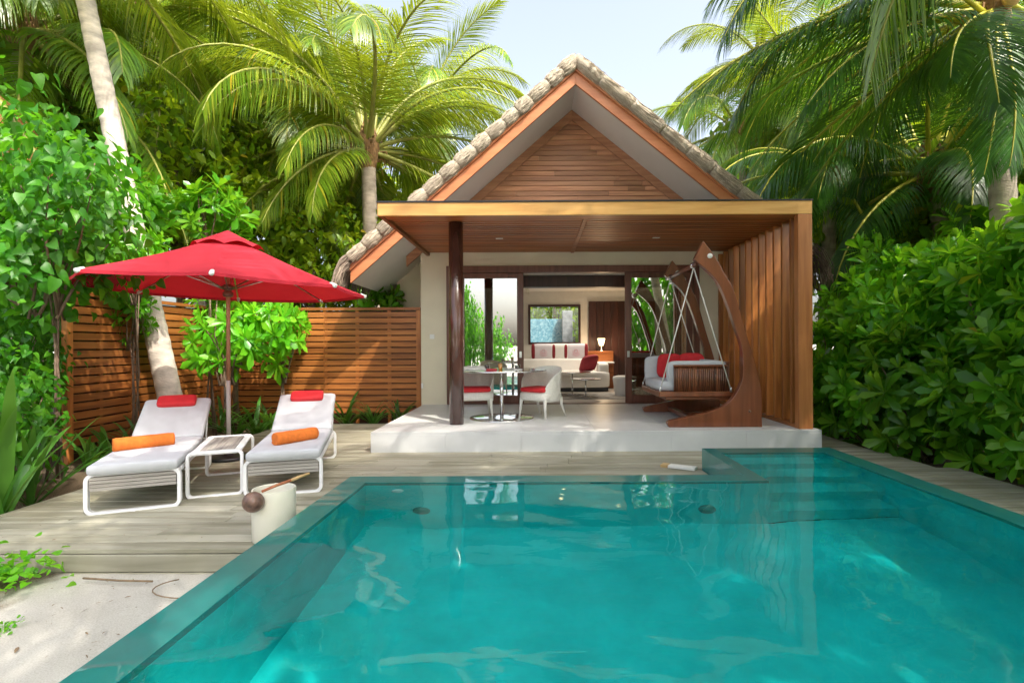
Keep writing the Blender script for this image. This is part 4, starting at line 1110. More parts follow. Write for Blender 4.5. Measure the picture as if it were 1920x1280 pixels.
# ------------------------------------------------------------------ hanging swing seat
def swing():
    t = thing('swing_seat', 'dark teak swing seat hanging from two curved frames', 'swing', (2.4, 8.2, TZ))
    Y0, Y1 = 7.33, 9.0
    inner = [(1300.5, 486.7), (1340, 522.8), (1360.6, 564), (1377.8, 615.6), (1389.9, 653.4), (1391.6, 701.6), (1381.3, 732.5), (1357, 760), (1312.5, 775.5), (1257.5, 787.5), (1250.6, 794.4), (1254, 801.5)]
    outer = [(1427.7, 801.5), (1427, 777), (1426, 729), (1412, 670.6), (1395, 615.6), (1374, 543), (1357, 512.5), (1340, 481.6), (1317.7, 452.3)]
    P = [at(x, y, Y0) for x, y in inner + outer]
    out = [(p.x, max(p.z, TZ)) for p in P]
    # smooth the long curves
    def cr(pts, n=4):
        Q = []
        for i in range(len(pts) - 1):
            p0 = pts[max(i - 1, 0)]; p1 = pts[i]; p2 = pts[i + 1]; p3 = pts[min(i + 2, len(pts) - 1)]
            for k in range(n):
                u = k / n
                Q.append(tuple(0.5 * ((2 * p1[c]) + (-p0[c] + p2[c]) * u + (2 * p0[c] - 5 * p1[c] + 4 * p2[c] - p3[c]) * u * u + (-p0[c] + 3 * p1[c] - 3 * p2[c] + p3[c]) * u ** 3) for c in (0, 1)))
        Q.append(pts[-1]); return Q
    poly = cr(out[0:11]) + [out[11]] + cr(out[12:])
    for y in (Y0, Y1):
        mb = MB(); n = len(poly)
        V = [(a, y - 0.03, b) for a, b in poly] + [(a, y + 0.075, b) for a, b in poly]
        mb.add(V, [tuple(range(n)), tuple(range(2 * n - 1, n - 1, -1))] + [(i, i + n, (i + 1) % n + n, (i + 1) % n) for i in range(n)])
        a = part('curved_frame', mb, 'swing_wood', t, bevel=0.008)
        bp = at(1329.5, 480.5, Y0); b = MB(); b.tube([(bp.x, y - 0.045, bp.z), (bp.x, y - 0.028, bp.z)], 0.035, 16); part('bolt_cap', b, 'switch', a, True)
        bp = at(1404, 770, Y0); b = MB(); b.tube([(bp.x, y - 0.038, bp.z), (bp.x, y - 0.028, bp.z)], 0.018, 12); part('bolt_cap', b, 'coconut', a, True)
    bx, bz = 2.20, 2.50
    b = MB(); b.tube([(bx, Y0 + 0.03, bz), (bx, Y1 - 0.03, bz)], 0.032, 14); part('crossbar', b, 'frame_wood', t, True)
    k = MB(); k.tube([(bx, Y0 + 0.10, bz), (bx, Y0 + 0.15, bz)], 0.045, 14); k.tube([(bx, Y1 - 0.30, bz), (bx, Y1 - 0.20, bz)], 0.05, 14); part('crossbar_collar', k, 'chrome', t, True)
    for x in (2.25, 2.98):
        b = MB(); b.box(x - 0.05, Y0 + 0.03, TZ + 0.03, x + 0.05, Y1 - 0.03, TZ + 0.09); part('base_beam', b, 'swing_wood', t, bevel=0.005)
    b = MB(); b.obox((2.6, 8.2, TZ + 0.06), (0.31, 0, 0), (0, 0.05, 0), (0, 0, 0.028)); part('base_beam', b, 'swing_wood', t, bevel=0.005)
    # seat tray
    sy0, sy1, sx0, sx1 = 7.58, 8.85, 1.74, 2.80
    zs = 0.70
    s = MB(); s.box(sx0, sy0, zs - 0.045, sx1, sy1, zs + 0.03); s.box(sx0 + 0.10, sy0 + 0.03, zs - 0.09, sx1 - 0.02, sy1 - 0.03, zs - 0.046); part('seat_tray', s, 'swing_wood', t, bevel=0.01)
    def cane(mb, p0, p1, z0, z1):
        p0, p1 = np.array(p0), np.array(p1); n = int(np.linalg.norm(p1 - p0) / 0.030)
        rg = random.Random(int(p0[1] * 100))
        for i in range(n + 1):
            q = p0 + (p1 - p0) * i / n; mb.tube([(q[0], q[1], z0), (q[0] + rg.uniform(-.004, .004), q[1], (z0 + z1) / 2), (q[0], q[1], z1)], 0.0165, 7)
    za, zb = zs + 0.03, 1.085
    for y, nm in ((sy0 + 0.04, 'near'), (sy1 - 0.04, 'far')):
        a = MB(); cane(a, (1.97, y), (2.70, y), za, zb); o = part('arm_panel', a, 'swing_cane', t, True)
        r = MB(); r.box(1.955, y - 0.032, zb, 2.72, y + 0.032, zb + 0.025); part('arm_rail', r, 'swing_wood', o, bevel=0.006)
    a = MB(); cane(a, (2.74, sy0 + 0.06), (2.74, sy1 - 0.06), za, zb + 0.04); part('back_panel', a, 'swing_cane', t, True)
    ro = MB(); ro.box(2.705, sy0 + 0.03, zb + 0.04, 2.78, sy1 - 0.03, zb + 0.066); part('back_rail', ro, 'swing_wood', t, bevel=0.006)
    m = MB(); m.cushion(((sx0 + 2.68) / 2, (sy0 + sy1) / 2, zs + 0.10), (0.46, 0, 0), (0, 0.55, 0), (0, 0, 0.075), 0.25, 32, 10); part('seat_cushion', m, 'white_fabric', t, True)
    m = MB(); m.cushion((2.32, sy0 + 0.145, 0.95), (0.44, 0, 0), (0, 0.06, 0), (0, 0, 0.215), 0.3, 28, 12); part('arm_cushion', m, 'white_fabric', t, True)
    m = MB(); m.cushion((2.22, sy1 - 0.15, 1.00), (0.46, 0, 0), (0, 0.06, 0), (0, 0, 0.22), 0.3, 28, 12); part('arm_cushion', m, 'white_fabric', t, True)
    m = MB(); m.cushion((2.61, 8.2, 0.98), (0.06, 0, 0), (0, 0.5, 0), (0, 0, 0.19), 0.3, 28, 12); part('back_cushion', m, 'white_fabric', t, True)
    def cab(a, b):
        mb = MB(); mb.tube([a, b], 0.009, 7); o = part('cable', mb, 'cable', t, True)
        e = MB(); e.tube([Vector(b) + Vector((0, 0, -0.03)), Vector(b) + Vector((0, 0, 0.04))], 0.016, 8); part('shackle', e, 'steel', o, True)
    cab((bx, Y0 + 0.12, bz - 0.03), (sx0 + 0.02, sy0 + 0.03, zs + 0.05)); cab((bx, Y0 + 0.12, bz - 0.03), (2.76, sy0 + 0.0, zs + 0.05))
    cab((bx, Y1 - 0.25, bz - 0.03), (sx0 + 0.02, sy1 - 0.03, zs + 0.05)); cab((bx, Y1 - 0.25, bz - 0.03), (2.76, sy1 - 0.03, zs + 0.05))
    for (x, y, z, rz, lab) in ((2.13, 8.56, 1.06, 6, 'red cushion against the far arm of the swing seat'), (2.46, 8.48, 1.07, -14, 'red cushion leaning in the back corner of the swing seat')):
        c = MB(); c.cushion((0, 0, 0), (0.20, 0, 0), (0, 0.055, 0.02), (0, -0.05, 0.19), 0.5, 24, 12); solo('scatter_cushion', c, 'red_fabric', lab, 'cushion', (x, y, z), True, rz=R(rz), local=True, group='red cushions on the swing seat')
swing()

# ------------------------------------------------------------------ the room behind the doors
def room():
    RZ = TZ - 0.004
    s = thing('sofa', 'long white daybed sofa under the window inside the room', 'sofa', (0.4, 13.5, RZ))
    b = MB(); b.box(-1.6, 12.95, RZ + 0.02, 1.74, 13.9, RZ + 0.10); part('plinth', b, 'black', s)
    b = MB(); b.cushion((0.07, 13.4, RZ + 0.29), (1.72, 0, 0), (0, 0.47, 0), (0, 0, 0.20), 0.16, 36, 12); part('seat', b, 'sofa_fabric', s, True)
    b = MB(); b.cushion((-0.08, 14.05, RZ + 0.42), (1.54, 0, 0), (0, 0.34, 0), (0, 0, 0.37), 0.14, 36, 12); part('back_ledge', b, 'sofa_fabric', s, True)
    b = MB(); b.cushion((1.64, 13.5, RZ + 0.44), (0.13, 0, 0), (0, 0.50, 0), (0, 0, 0.26), 0.25, 24, 12); part('arm', b, 'sofa_fabric', s, True)
    def pil(x, lab, mid=True):
        p = thing('pillow', lab, 'pillow', (x, 13.86, RZ + 0.79), 0, 'pillows along the window ledge')
        c = MB(); c.cushion((0, 0, 0.19), (0.31, 0, 0), (0, 0.07, 0.02), (0, -0.03, 0.19), 0.4, 28, 12); part('pillow_case', c, 'lilac' if mid else 'sofa_fabric', p, True, local=True)
        if mid:
            for sx in (-1, 1):
                e = MB(); e.cushion((sx * 0.265, -0.01, 0.19), (0.05, 0, 0), (0, 0.07, 0.02), (0, -0.03, 0.185), 0.5, 18, 10); part('side_band', e, 'dark_red', p, True, local=True)
            for r in (0.045, 0.085, 0.125):
                e = MB(); e.tube([(r * math.cos(a), -0.062 - 0.02 * (1 - r * 8) - 0.03 * math.sin(a) * r * 3, 0.19 + r * math.sin(a)) for a in np.linspace(0, 2 * PI, 25)], 0.007, 5); part('ring_motif', e, 'red_pale', p, True, local=True)
    pil(0.18, 'lilac pillow with ring motif and crimson ends, centre of the window'); pil(1.02, 'lilac pillow with ring motif and crimson ends, next to the cabinet')
    pil(0.60, 'plain pale pillow between the two ring patterned pillows', False)
    c = MB(); c.cushion((0, 0, 0), (0.20, 0, 0.03), (-0.03, 0.06, 0.02), (0.05, -0.08, 0.20), 0.45, 24, 10); solo('scatter_cushion', c, 'dark_red', 'crimson cushion leaning on the white sofa arm', 'cushion', (1.30, 13.30, RZ + 0.68), True, local=True)
    for (x, y, z, r, lab) in ((0.82, 12.3, 0.50, 0.42, 'taller round coffee table with dark top and chrome leg'), (1.08, 11.75, 0.38, 0.34, 'lower round coffee table standing nearest the doorway')):
        q = thing('coffee_table', lab, 'coffee table', (x, y, RZ), 0, 'round coffee tables in the room')
        m = MB(); m.lathe([(0.0, 0.0), (0.17, 0.0), (0.17, 0.012), (0.0, 0.016)], (0, 0, 0), 28); m.tube([(0, 0, 0.012), (0, 0, z)], 0.018, 12); part('pedestal', m, 'chrome', q, True, local=True)
        m = MB(); m.lathe([(0.0, z), (r, z), (r, z + 0.018), (0.0, z + 0.018)], (0, 0, 0), 40); part('top', m, 'tile_dark', q, local=True)
        m = MB(); m.lathe([(r - 0.004, z - 0.002), (r + 0.006, z - 0.002), (r + 0.006, z + 0.02), (r - 0.004, z + 0.02)], (0, 0, 0), 40); part('edge_band', m, 'chrome', q, True, local=True)
    m = MB(); m.lathe([(0.0, 0.0), (0.20, 0.0), (0.22, 0.02), (0.27, 0.38), (0.26, 0.42), (0.20, 0.44), (0.0, 0.445)], (0, 0, 0), 32); solo('pouf', m, 'sofa_fabric', 'white tapered pouf just inside the right sliding door', 'pouf', (1.98, 12.0, RZ), True, local=True)
    m = MB(); m.box(-1.2, 11.2, RZ, 2.4, 12.6, RZ + 0.012); solo('rug', m, 'rug', 'mottled grey rug under the coffee tables', 'rug', (0.6, 11.9, RZ), bevel=0.004)
    k = thing('cabinet', 'orange brown cabinet at the end of the sofa', 'cabinet', (1.62, 14.1, RZ))
    m = MB(); m.box(1.24, 14.02, RZ, 2.02, 14.43, RZ + 0.97); part('carcass', m, 'teak', k, bevel=0.006)
    m = MB(); m.box(1.56, 13.7, RZ + 0.66, 2.0, 14.015, RZ + 0.70); part('shelf', m, 'soffit', k, bevel=0.004)
    l = thing('table_lamp', 'small lit lamp with pale shade on the cabinet', 'lamp', (1.72, 14.15, RZ + 0.97))
    m = MB(); m.lathe([(0.06, 0), (0.06, 0.01), (0.015, 0.03), (0.012, 0.16), (0.0, 0.16)], (0, 0, 0), 18); part('stem', m, 'steel', l, True, local=True)
    m = MB(); m.lathe([(0.055, 0.15), (0.10, 0.34), (0.098, 0.34), (0.053, 0.15)], (0, 0, 0), 22); part('lamp_shade', m, 'lamp_glow', l, True, local=True)
    L = bpy.data.lights.new('table_lamp_bulb', 'POINT'); L.energy = 9; L.color = (1, 0.72, 0.42); L.shadow_soft_size = 0.05
    lo = bpy.data.objects.new('lamp_bulb', L); C.objects.link(lo); lo.parent = l; lo.location = (0, -0.16, 0.26)
    # walled garden seen through the window
    w = MB(); w.box(-0.5, 19.0, -0.15, 0.93, 19.25, 2.33); solo('mosaic_wall', w, 'mosaic', 'blue mosaic garden wall seen through the back window', 'wall', (0.25, 19.1, -0.15), bevel=0.01)
    w = MB(); w.box(0.90, 18.6, -0.15, 1.26, 18.95, 2.60); solo('stone_pillar', w, 'stone_grey', 'grey stone pillar beside the blue mosaic wall', 'pillar', (1.08, 18.8, -0.15), bevel=0.02)
M['red_pale'] = mat('pale_red_thread', (0.62, 0.30, 0.36), 0.8, var=0.05)
room()

# ------------------------------------------------------------------ plants
def np_mesh(name, V, Q):
    """fast quad mesh from arrays"""
    me = bpy.data.meshes.new(name); V = np.asarray(V, np.float32); Q = np.asarray(Q, np.int32)
    me.vertices.add(len(V)); me.vertices.foreach_set('co', V.ravel())
    me.loops.add(Q.size); me.loops.foreach_set('vertex_index', Q.ravel())
    me.polygons.add(len(Q)); me.polygons.foreach_set('loop_start', np.arange(0, Q.size, 4, dtype=np.int32))
    me.polygons.foreach_set('loop_total', np.full(len(Q), 4, np.int32))
    me.polygons.foreach_set('use_smooth', np.ones(len(Q), bool))
    me.update(calc_edges=True); me.validate()
    return me

def leaf_template(shape, rows=4, fold=0.18, curl=0.25):
    """leaf along +Y of unit length, normal +Z; three verts per row"""
    V, Q = [], []
    for i in range(rows + 1):
        t = i / rows
        w = {'obov': 0.52 * (t ** 1.2) * max(0.0, (1 - t ** 7)) ** 0.5 + 0.035 * (1 - t),
             'heart': 0.86 * max(0, math.sin(PI * min(1, 0.12 + 0.88 * t) ** 0.62)) ** 0.9 * (1 if t < 1 else 0),
             'ellip': 0.42 * math.sin(PI * (0.04 + 0.94 * t)) ** 0.9,
             'strap': 0.09 * (1 - t ** 2.5) ** 0.8 + 0.004}[shape] / 2
        z = -curl * t * t
        V += [(-w, t, z + fold * w), (0, t, z), (w, t, z + fold * w)]
    for i in range(rows):
        a = 3 * i; Q += [(a, a + 1, a + 4, a + 3), (a + 1, a + 2, a + 5, a + 4)]
    return np.array(V), np.array(Q)

class Leaves:
    def __init__(s): s.V = []; s.Q = []; s.n = 0
    def put(s, T, pos, d, nrm, scale, ws=1.0):
        V, Q = T
        d = np.asarray(d, float); d = d / (np.linalg.norm(d) + 1e-9)
        nrm = np.asarray(nrm, float); nrm = nrm - d * np.dot(nrm, d); l = np.linalg.norm(nrm)
        if l < 1e-4: nrm = np.cross(d, (0.31, 0.77, 0.2)); l = np.linalg.norm(nrm)
        nrm = nrm / l; x = np.cross(d, nrm)
        P = np.asarray(pos) + scale * (V[:, :1] * ws * x + V[:, 1:2] * d + V[:, 2:3] * nrm)
        s.V.append(P); s.Q.append(Q + s.n); s.n += len(V)
    def mesh(s, name): return np_mesh(name, np.concatenate(s.V), np.concatenate(s.Q))

T_OB = [leaf_template('obov', 5, f, c) for f, c in ((0.2, 0.18), (0.3, 0.34), (0.12, 0.05))]
T_HE = [leaf_template('heart', 6, f, c) for f, c in ((0.22, 0.28), (0.38, 0.5), (0.15, 0.12))]
T_EL = [leaf_template('ellip', 3, f, c) for f, c in ((0.2, 0.2), (0.3, 0.4))]

def rosette(Lv, rng, c, axis, size, n=15):
    axis = np.asarray(axis, float); axis /= np.linalg.norm(axis)
    a = np.cross(axis, (0, 0, 1.0)); 
    if np.linalg.norm(a) < 0.1: a = np.array((1.0, 0, 0))
    a /= np.linalg.norm(a); b = np.cross(axis, a); az = rng.uniform(0, 6.28)
    for k in range(n):
        az += 2.39996; q = k / (n - 1)
        pol = R(22 + 78 * q + rng.uniform(-8, 8))
        d = axis * math.cos(pol) + (a * math.cos(az) + b * math.sin(az)) * math.sin(pol)
        nn = axis * math.sin(pol) - (a * math.cos(az) + b * math.sin(az)) * math.cos(pol)
        d = d + np.array((0, 0, -0.16 * q))
        Lv.put(T_OB[rng.randint(3)], np.asarray(c) + axis * (0.05 * (1 - q)) * size, d, nn, size * (0.62 + 0.38 * math.sin(PI * (0.2 + 0.75 * q))) * rng.uniform(0.88, 1.1), rng.uniform(0.85, 1.1))

def shrub_points(rng, n, rx, ry, z0, z1, inner=0.3):
    P, D = [], []
    zc, rz = (z0 + z1) / 2, (z1 - z0) / 2
    while len(P) < n:
        u = rng.normal(size=3); u /= np.linalg.norm(u)
        r = 1.0 if rng.uniform() > inner else rng.uniform(0.45, 0.95)
        r *= 1 + 0.16 * math.sin(3.1 * u[0] + 5 * u[1] + 4 * u[2]) + rng.uniform(-0.09, 0.09)
        P.append(np.array((rx * u[0] * r, ry * u[1] * r, zc + rz * u[2] * r)))
        d = np.array((u[0], u[1], u[2] * 0.6 + 0.45)) + rng.normal(size=3) * 0.22
        D.append(d / np.linalg.norm(d))
    return P, D

def stems(mb, rng, pts, base_r, k=8, z0=0.0):
    for i in rng.choice(len(pts), min(k, len(pts)), replace=False):
        p = pts[i]; b = np.array((rng.uniform(-base_r, base_r), rng.uniform(-base_r, base_r), z0))
        m = b * 0.5 + p * 0.5 + rng.normal(size=3) * 0.08; m[2] = b[2] + (p[2] - b[2]) * 0.55
        mb.tube([b, m, p], [0.022, 0.016, 0.009], 6)

def naupaka_proto(seed, n, rx, ry, z0, z1, size, mt):
    rng = np.random.RandomState(seed); Lv = Leaves()
    P, D = shrub_points(rng, n, rx, ry, z0, z1)
    for p, d in zip(P, D): rosette(Lv, rng, p, d, size * rng.uniform(0.55, 1.18), rng.randint(11, 16))
    sm = MB(); stems(sm, rng, P, 0.15, 9)
    return Lv.mesh('naupaka_foliage'), (sm.arr(), sm.f), mt

def place_shrub(proto, name, label, cat, loc, rz, scale, group, mt=None):
    me, (sv, sf), m0 = proto
    t = thing(name, label, cat, loc, rz, group); t.scale = scale if hasattr(scale, '__len__') else (scale,) * 3
    mt = mt or m0
    key = (me.name, mt)
    if key not in CH:
        m2 = me if not me.materials else me.copy()
        m2.materials.clear(); m2.materials.append(M[mt]); CH[key] = m2
        sme = bpy.data.meshes.new('stem'); sme.from_pydata(sv.tolist(), [], sf); sme.materials.append(M['bark']); sme.shade_smooth(); CH[key, 's'] = sme
    o = bpy.data.objects.new('foliage', CH[key]); C.objects.link(o); o.parent = t
    o = bpy.data.objects.new('stem', CH[key, 's']); C.objects.link(o); o.parent = t
    if loc[2] > 0.3:
        z_ = (-0.15 - loc[2]) / t.scale[2]
        tk = MB()
        for q_ in range(3): tk.tube([(0.12 * math.cos(q_ * 2.1), 0.12 * math.sin(q_ * 2.1), z_), (0.05 * math.sin(q_), 0.04 * math.cos(q_ * 3), z_ * 0.45), (0.06 * math.cos(q_ * 2.1), 0.06 * math.sin(q_ * 2.1), 0.35)], [0.02, 0.017, 0.014] if t.scale[0] < 0.9 else [0.05, 0.04, 0.03], 7)
        part('trunk', tk, 'bark', t, True, local=True)
    return t

NP = [naupaka_proto(20 + k, 118, 0.85, 0.85, 0.1, 1.75, 0.315, 'naupaka') for k in range(3)]
NPB = [naupaka_proto(40 + k, 34, 0.55, 0.5, 0.35, 1.5, 0.36, 'naupaka_bright') for k in range(2)]

# right-hand hedge
hg = 'broad leaved shrubs of the right hand hedge'
hedge = [
    ((5.35, 4.15, -0.1), 1.00, 'glossy green shrub at the photo edge, lowest beside the right deck strip'),
    ((5.45, 5.05, -0.1), 0.98, 'glossy green shrub spilling over the right deck strip near the photo edge'),
    ((5.30, 5.95, -0.1), 0.92, 'glossy green shrub beside the deck, second row along the right strip'),
    ((5.05, 6.85, -0.1), 0.90, 'glossy green shrub just right of the terrace corner'),
    ((4.85, 7.75, -0.1), 0.90, 'glossy green shrub close against the pergola square post'),
    ((4.95, 8.75, -0.1), 0.95, 'glossy green shrub behind the pergola louvres'),
    ((5.95, 4.6, 1.05), 1.05, 'tall green shrub crown at the photo edge above the hedge'),
    ((6.05, 5.6, 1.05), 1.08, 'tall green shrub crown in the hedge left of the palm trunk'),
    ((5.85, 6.6, 0.95), 1.0, 'tall green shrub crown in the middle of the hedge'),
    ((5.75, 7.6, 0.85), 0.98, 'tall green shrub crown right of the eave straw'),
    ((5.75, 8.8, 0.85), 1.0, 'tall green shrub crown under the villa eave straw'),
    ((6.9, 6.0, 1.4), 1.2, 'high green shrub at the back of the hedge by the palm trunk'),
    ((6.9, 7.8, 1.2), 1.2, 'high green shrub at the back of the hedge under the palm fronds'),
    ((6.6, 9.8, 1.0), 1.2, 'high green shrub farthest back in the hedge'),
]
for k, (loc, sc, lab) in enumerate(hedge):
    place_shrub(NP[k % 3], 'hedge_shrub', lab, 'shrub', loc, k * 1.3, sc, hg, 'naupaka_bright' if k in (4, 9, 10, 13) else 'naupaka')  # brighter leaf on these few shrubs stands in for sunlight on them
# bright rosettes inside the fence
bg_ = 'bright rosette shrubs along the fence'
for k, (loc, sc, lab) in enumerate([
    ((-5.25, 9.0, 0.75), (0.9, 0.6, 0.95), 'bright rosette shrub just right of the leaning palm trunk by the fence'),
    ((-4.55, 9.55, 0.75), (1.0, 0.6, 0.95), 'bright rosette shrub in front of the back fence right of the parasol pole'),
    ((-5.45, 9.7, 1.05), (1.1, 0.6, 0.9), 'bright rosette shrub spilling over the back fence left of the parasol pole'),
    ((-5.55, 9.1, 2.9), (0.9, 0.9, 0.85), 'bright rosette shrub high above the parasol beside the pale trunk'),
    ((-6.9, 9.3, 2.9), (1.0, 0.8, 1.0), 'bright rosette shrub left of the pale trunk above the fence'),
    ((-5.95, 7.85, 1.35), (0.55, 0.4, 0.6), 'small bright rosette shrub before the pale trunk just under the parasol edge'),
    ((-5.70, 7.6, 2.0), (0.60, 0.5, 0.72), 'small bright rosette shrub crossing the pale trunk just above the parasol edge'),
    ((-3.3, 11.2, 1.3), (1.0, 0.8, 0.9), 'bright rosette shrub behind the back fence near the villa eave')]):
    place_shrub(NPB[k % 2], 'rosette_shrub', lab, 'shrub', loc, 0.6 + k * 1.1, sc, bg_)

def heart_proto(seed, n, rx, ry, z0, z1, size):
    rng = np.random.RandomState(seed); Lv = Leaves()
    P, D = shrub_points(rng, n, rx, ry, z0, z1, 0.4)
    for p, d in zip(P, D):
        for _ in range(rng.randint(5, 9)):
            q = p + rng.normal(size=3) * 0.13
            dd = np.array((rng.normal() * .6 + d[0] * .6, rng.normal() * .6 + d[1] * .6, -0.45 + rng.normal() * 0.35))
            Lv.put(T_HE[rng.randint(3)], q, dd, d + np.array((0, 0, 0.5)) + rng.normal(size=3) * 0.3, size * rng.uniform(0.6, 1.25))
    sm = MB(); stems(sm, rng, P, 0.2, 12)
    return Lv.mesh('heart_foliage'), (sm.arr(), sm.f), 'heart'
HP = [heart_proto(60 + k, 250, 1.0, 0.95, 0.2, 2.1, 0.140) for k in range(2)]
hl = 'heart leaved shrubs at the left edge'
for k, (loc, sc, lab) in enumerate([
    ((-5.42, 6.0, 1.72), (0.78, 0.75, 1.0), 'large heart leaved shrub hanging over the fence post'),
    ((-6.75, 6.9, 2.2), (1.0, 1.0, 1.2), 'heart leaved shrub towering behind the left edge'),
    ((-5.42, 5.1, -0.15), (0.62, 0.6, 0.72), 'heart leaved shrub low at the left edge beside the deck'),
    ((-6.25, 6.25, 0.35), (0.62, 0.5, 0.75), 'heart leaved shrub in the dark gap before the fence post'),
    ((-7.5, 7.2, -0.1), (1.1, 1.0, 1.2), 'heart leaved shrub behind the fence end at the left'),
    ((-7.7, 8.7, 1.6), (1.2, 1.0, 1.3), 'heart leaved shrub over the fence left of the pale trunk')]):
    place_shrub(HP[k % 2], 'heart_leaf_shrub', lab, 'shrub', loc, k * 0.9, sc, hl)

# strap-leaved lilies
def strap_proto(seed, n, L, arch=1.0, wd=1.0):
    rng = np.random.RandomState(seed); V, Q = [], []; c = 0
    for k in range(n):
        az = rng.uniform(0, 6.28); el = R(rng.uniform(38, 84)); l = L * rng.uniform(0.6, 1.1); w = 0.028 * wd * rng.uniform(0.7, 1.2)
        p = np.array((rng.uniform(-.04, .04), rng.uniform(-.04, .04), 0.0)); m = 8
        for i in range(m + 1):
            t = i / m; e = el - arch * R(70) * t ** 1.6
            d = np.array((math.cos(az) * math.cos(e), math.sin(az) * math.cos(e), math.sin(e)))
            sd = np.array((-math.sin(az), math.cos(az), 0)); up = np.cross(d, sd) * -1
            ww = w * (0.6 + 0.8 * t if t < 0.4 else 0.92 * (1 - ((t - 0.4) / 0.6) ** 2) ** .7 + 0.02)
            V += [p - sd * ww + up * ww * .25, p, p + sd * ww + up * ww * .25]; p = p + d * l / m
        for i in range(m):
            a = c + 3 * i; Q += [(a, a + 1, a + 4, a + 3), (a + 1, a + 2, a + 5, a + 4)]
        c += 3 * (m + 1)
    me = np_mesh('strap_leaves', V, Q); me.materials.append(M['lily']); return me
ST = [strap_proto(70 + k, 22, 0.62) for k in range(3)]; STL = strap_proto(80, 16, 1.15, 0.55, 1.5)
lg = 'strap leaved lilies along the fence'
for k, (px, d, sc, mi, lab) in enumerate([
    (648, 9.95, 0.95, 0, 'strap leaved lily at the back fence just behind the right lounger'),
    (700, 10.0, 0.75, 1, 'strap leaved lily in the middle of the back fence bed'),
    (748, 10.0, 0.80, 2, 'strap leaved lily at the back fence next to the terrace corner'),
    (440, 8.6, 0.85, 1, 'strap leaved lily left of the parasol pole behind the side table'),
    (478, 8.9, 0.95, 0, 'strap leaved lily right of the parasol pole behind the side table'),
    (412, 9.4, 0.9, 2, 'strap leaved lily behind the head of the left lounger'),
    (505, 9.5, 0.8, 2, 'strap leaved lily behind the head of the right lounger'),
    (205, 7.0, 0.80, 0, 'strap leaved lily between the side fence and the left lounger'),
    (165, 6.4, 0.70, 1, 'strap leaved lily at the foot of the fence end post'),
    (255, 7.6, 0.75, 2, 'strap leaved lily at the side fence near the left headrest')]):
    o = bpy.data.objects.new('strap_lily', ST[mi]); C.objects.link(o)
    o.location = ((px - VX) / F * d, d, -0.10); o.rotation_euler = (0, 0, k * 1.7); o.scale = (sc * 1.3,) * 3
    tag(o, lab, 'plant', lg)
for k, (loc, sc, lab) in enumerate([((-4.62, 4.55, -0.1), 1.35, 'long leaved plant with broad blades at the left photo edge'), ((-4.75, 5.0, -0.1), 0.8, 'long leaved plant low in the shade at the left edge')]):
    o = bpy.data.objects.new('screw_pine', STL); C.objects.link(o); o.location = loc; o.rotation_euler = (0, 0, k * 2.1 + 0.4); o.scale = (sc,) * 3; tag(o, lab, 'plant', 'long leaved plants at the left edge')

# low creeper on the sand
def creeper():
    rng = np.random.RandomState(9); Lv = Leaves()
    for _ in range(150):
        p = np.array((rng.normal() * 0.15, rng.normal() * 0.11, abs(rng.normal()) * 0.07 + 0.02))
        d = rng.normal(size=3); d[2] *= 0.4
        Lv.put(T_HE[rng.randint(3)], p, d, (rng.normal() * .4, rng.normal() * .4 - 0.3, 1), rng.uniform(0.035, 0.075))
    me = Lv.mesh('creeper_leaves'); me.materials.append(M['naupaka_bright'])
    return me
cme = creeper()
for loc, sc, rz, lab in (((-3.42, 3.42, -0.10), 1.0, 0, 'low round leaved creeper on the sand at the deck edge'), ((-2.92, 2.90, -0.16), 0.33, 2, 'tiny sprig of creeper on the sand at the photo edge')):
    o = bpy.data.objects.new('creeper', cme); C.objects.link(o); o.location = loc; o.rotation_euler = (0, 0, rz); o.scale = (sc,) * 3; tag(o, lab, 'plant', 'creepers on the sand')
tw = MB(); tw.tube([(-2.15 + 0.30 * math.cos(a), 3.42 + 0.16 * math.sin(a), -0.135) for a in np.linspace(2.4, 5.6, 14)], 0.004, 5)
solo('twig', tw, 'twig', 'thin curved dry stalk lying on the sand by the pool', 'twig', (-2.15, 3.4, -0.14), True)
tw = MB(); tw.tube([(-3.0, 3.52, -0.12), (-2.75, 3.50, -0.128), (-2.52, 3.49, -0.13)], 0.007, 5)
solo('twig', tw, 'twig', 'straight brown twig at the foot of the deck board', 'twig', (-2.75, 3.5, -0.14), True)

def litter():
    rng = np.random.RandomState(31); Lv = Leaves()
    for _ in range(330):
        if rng.uniform() < 0.72: x, y, z = rng.uniform(-3.9, -1.75), rng.uniform(1.6, 3.62), -0.125; x = x if rng.uniform() < 0.5 else -3.3 + rng.normal() * 0.35
        else: x, y, z = rng.uniform(-4.3, -1.75), rng.uniform(3.8, 6.9), 0.006
        if y < 3.66: z = -0.17 + 0.035 * math.sin(x * 1.7 + y * 0.9) * math.cos(y * 1.3) + (0.05 * min(1, (-2.6 - x)) if x < -2.6 else 0) + 0.012
        a = rng.uniform(0, 6.28); sz = rng.uniform(0.012, 0.034) * (1.8 if rng.uniform() < 0.08 else 1)
        Lv.put(T_EL[0], (x, y, z), (math.cos(a), math.sin(a), rng.uniform(-.1, .15)), (rng.normal() * .3, rng.normal() * .3, 1), sz, rng.uniform(0.3, 0.9))
    me = Lv.mesh('leaf_litter'); me.materials.append(M['twig']); o = bpy.data.objects.new('leaf_litter', me); C.objects.link(o)
    tag(o, 'scattered brown leaf bits on the sand and deck', 'leaf litter', None, 'stuff')
litter()
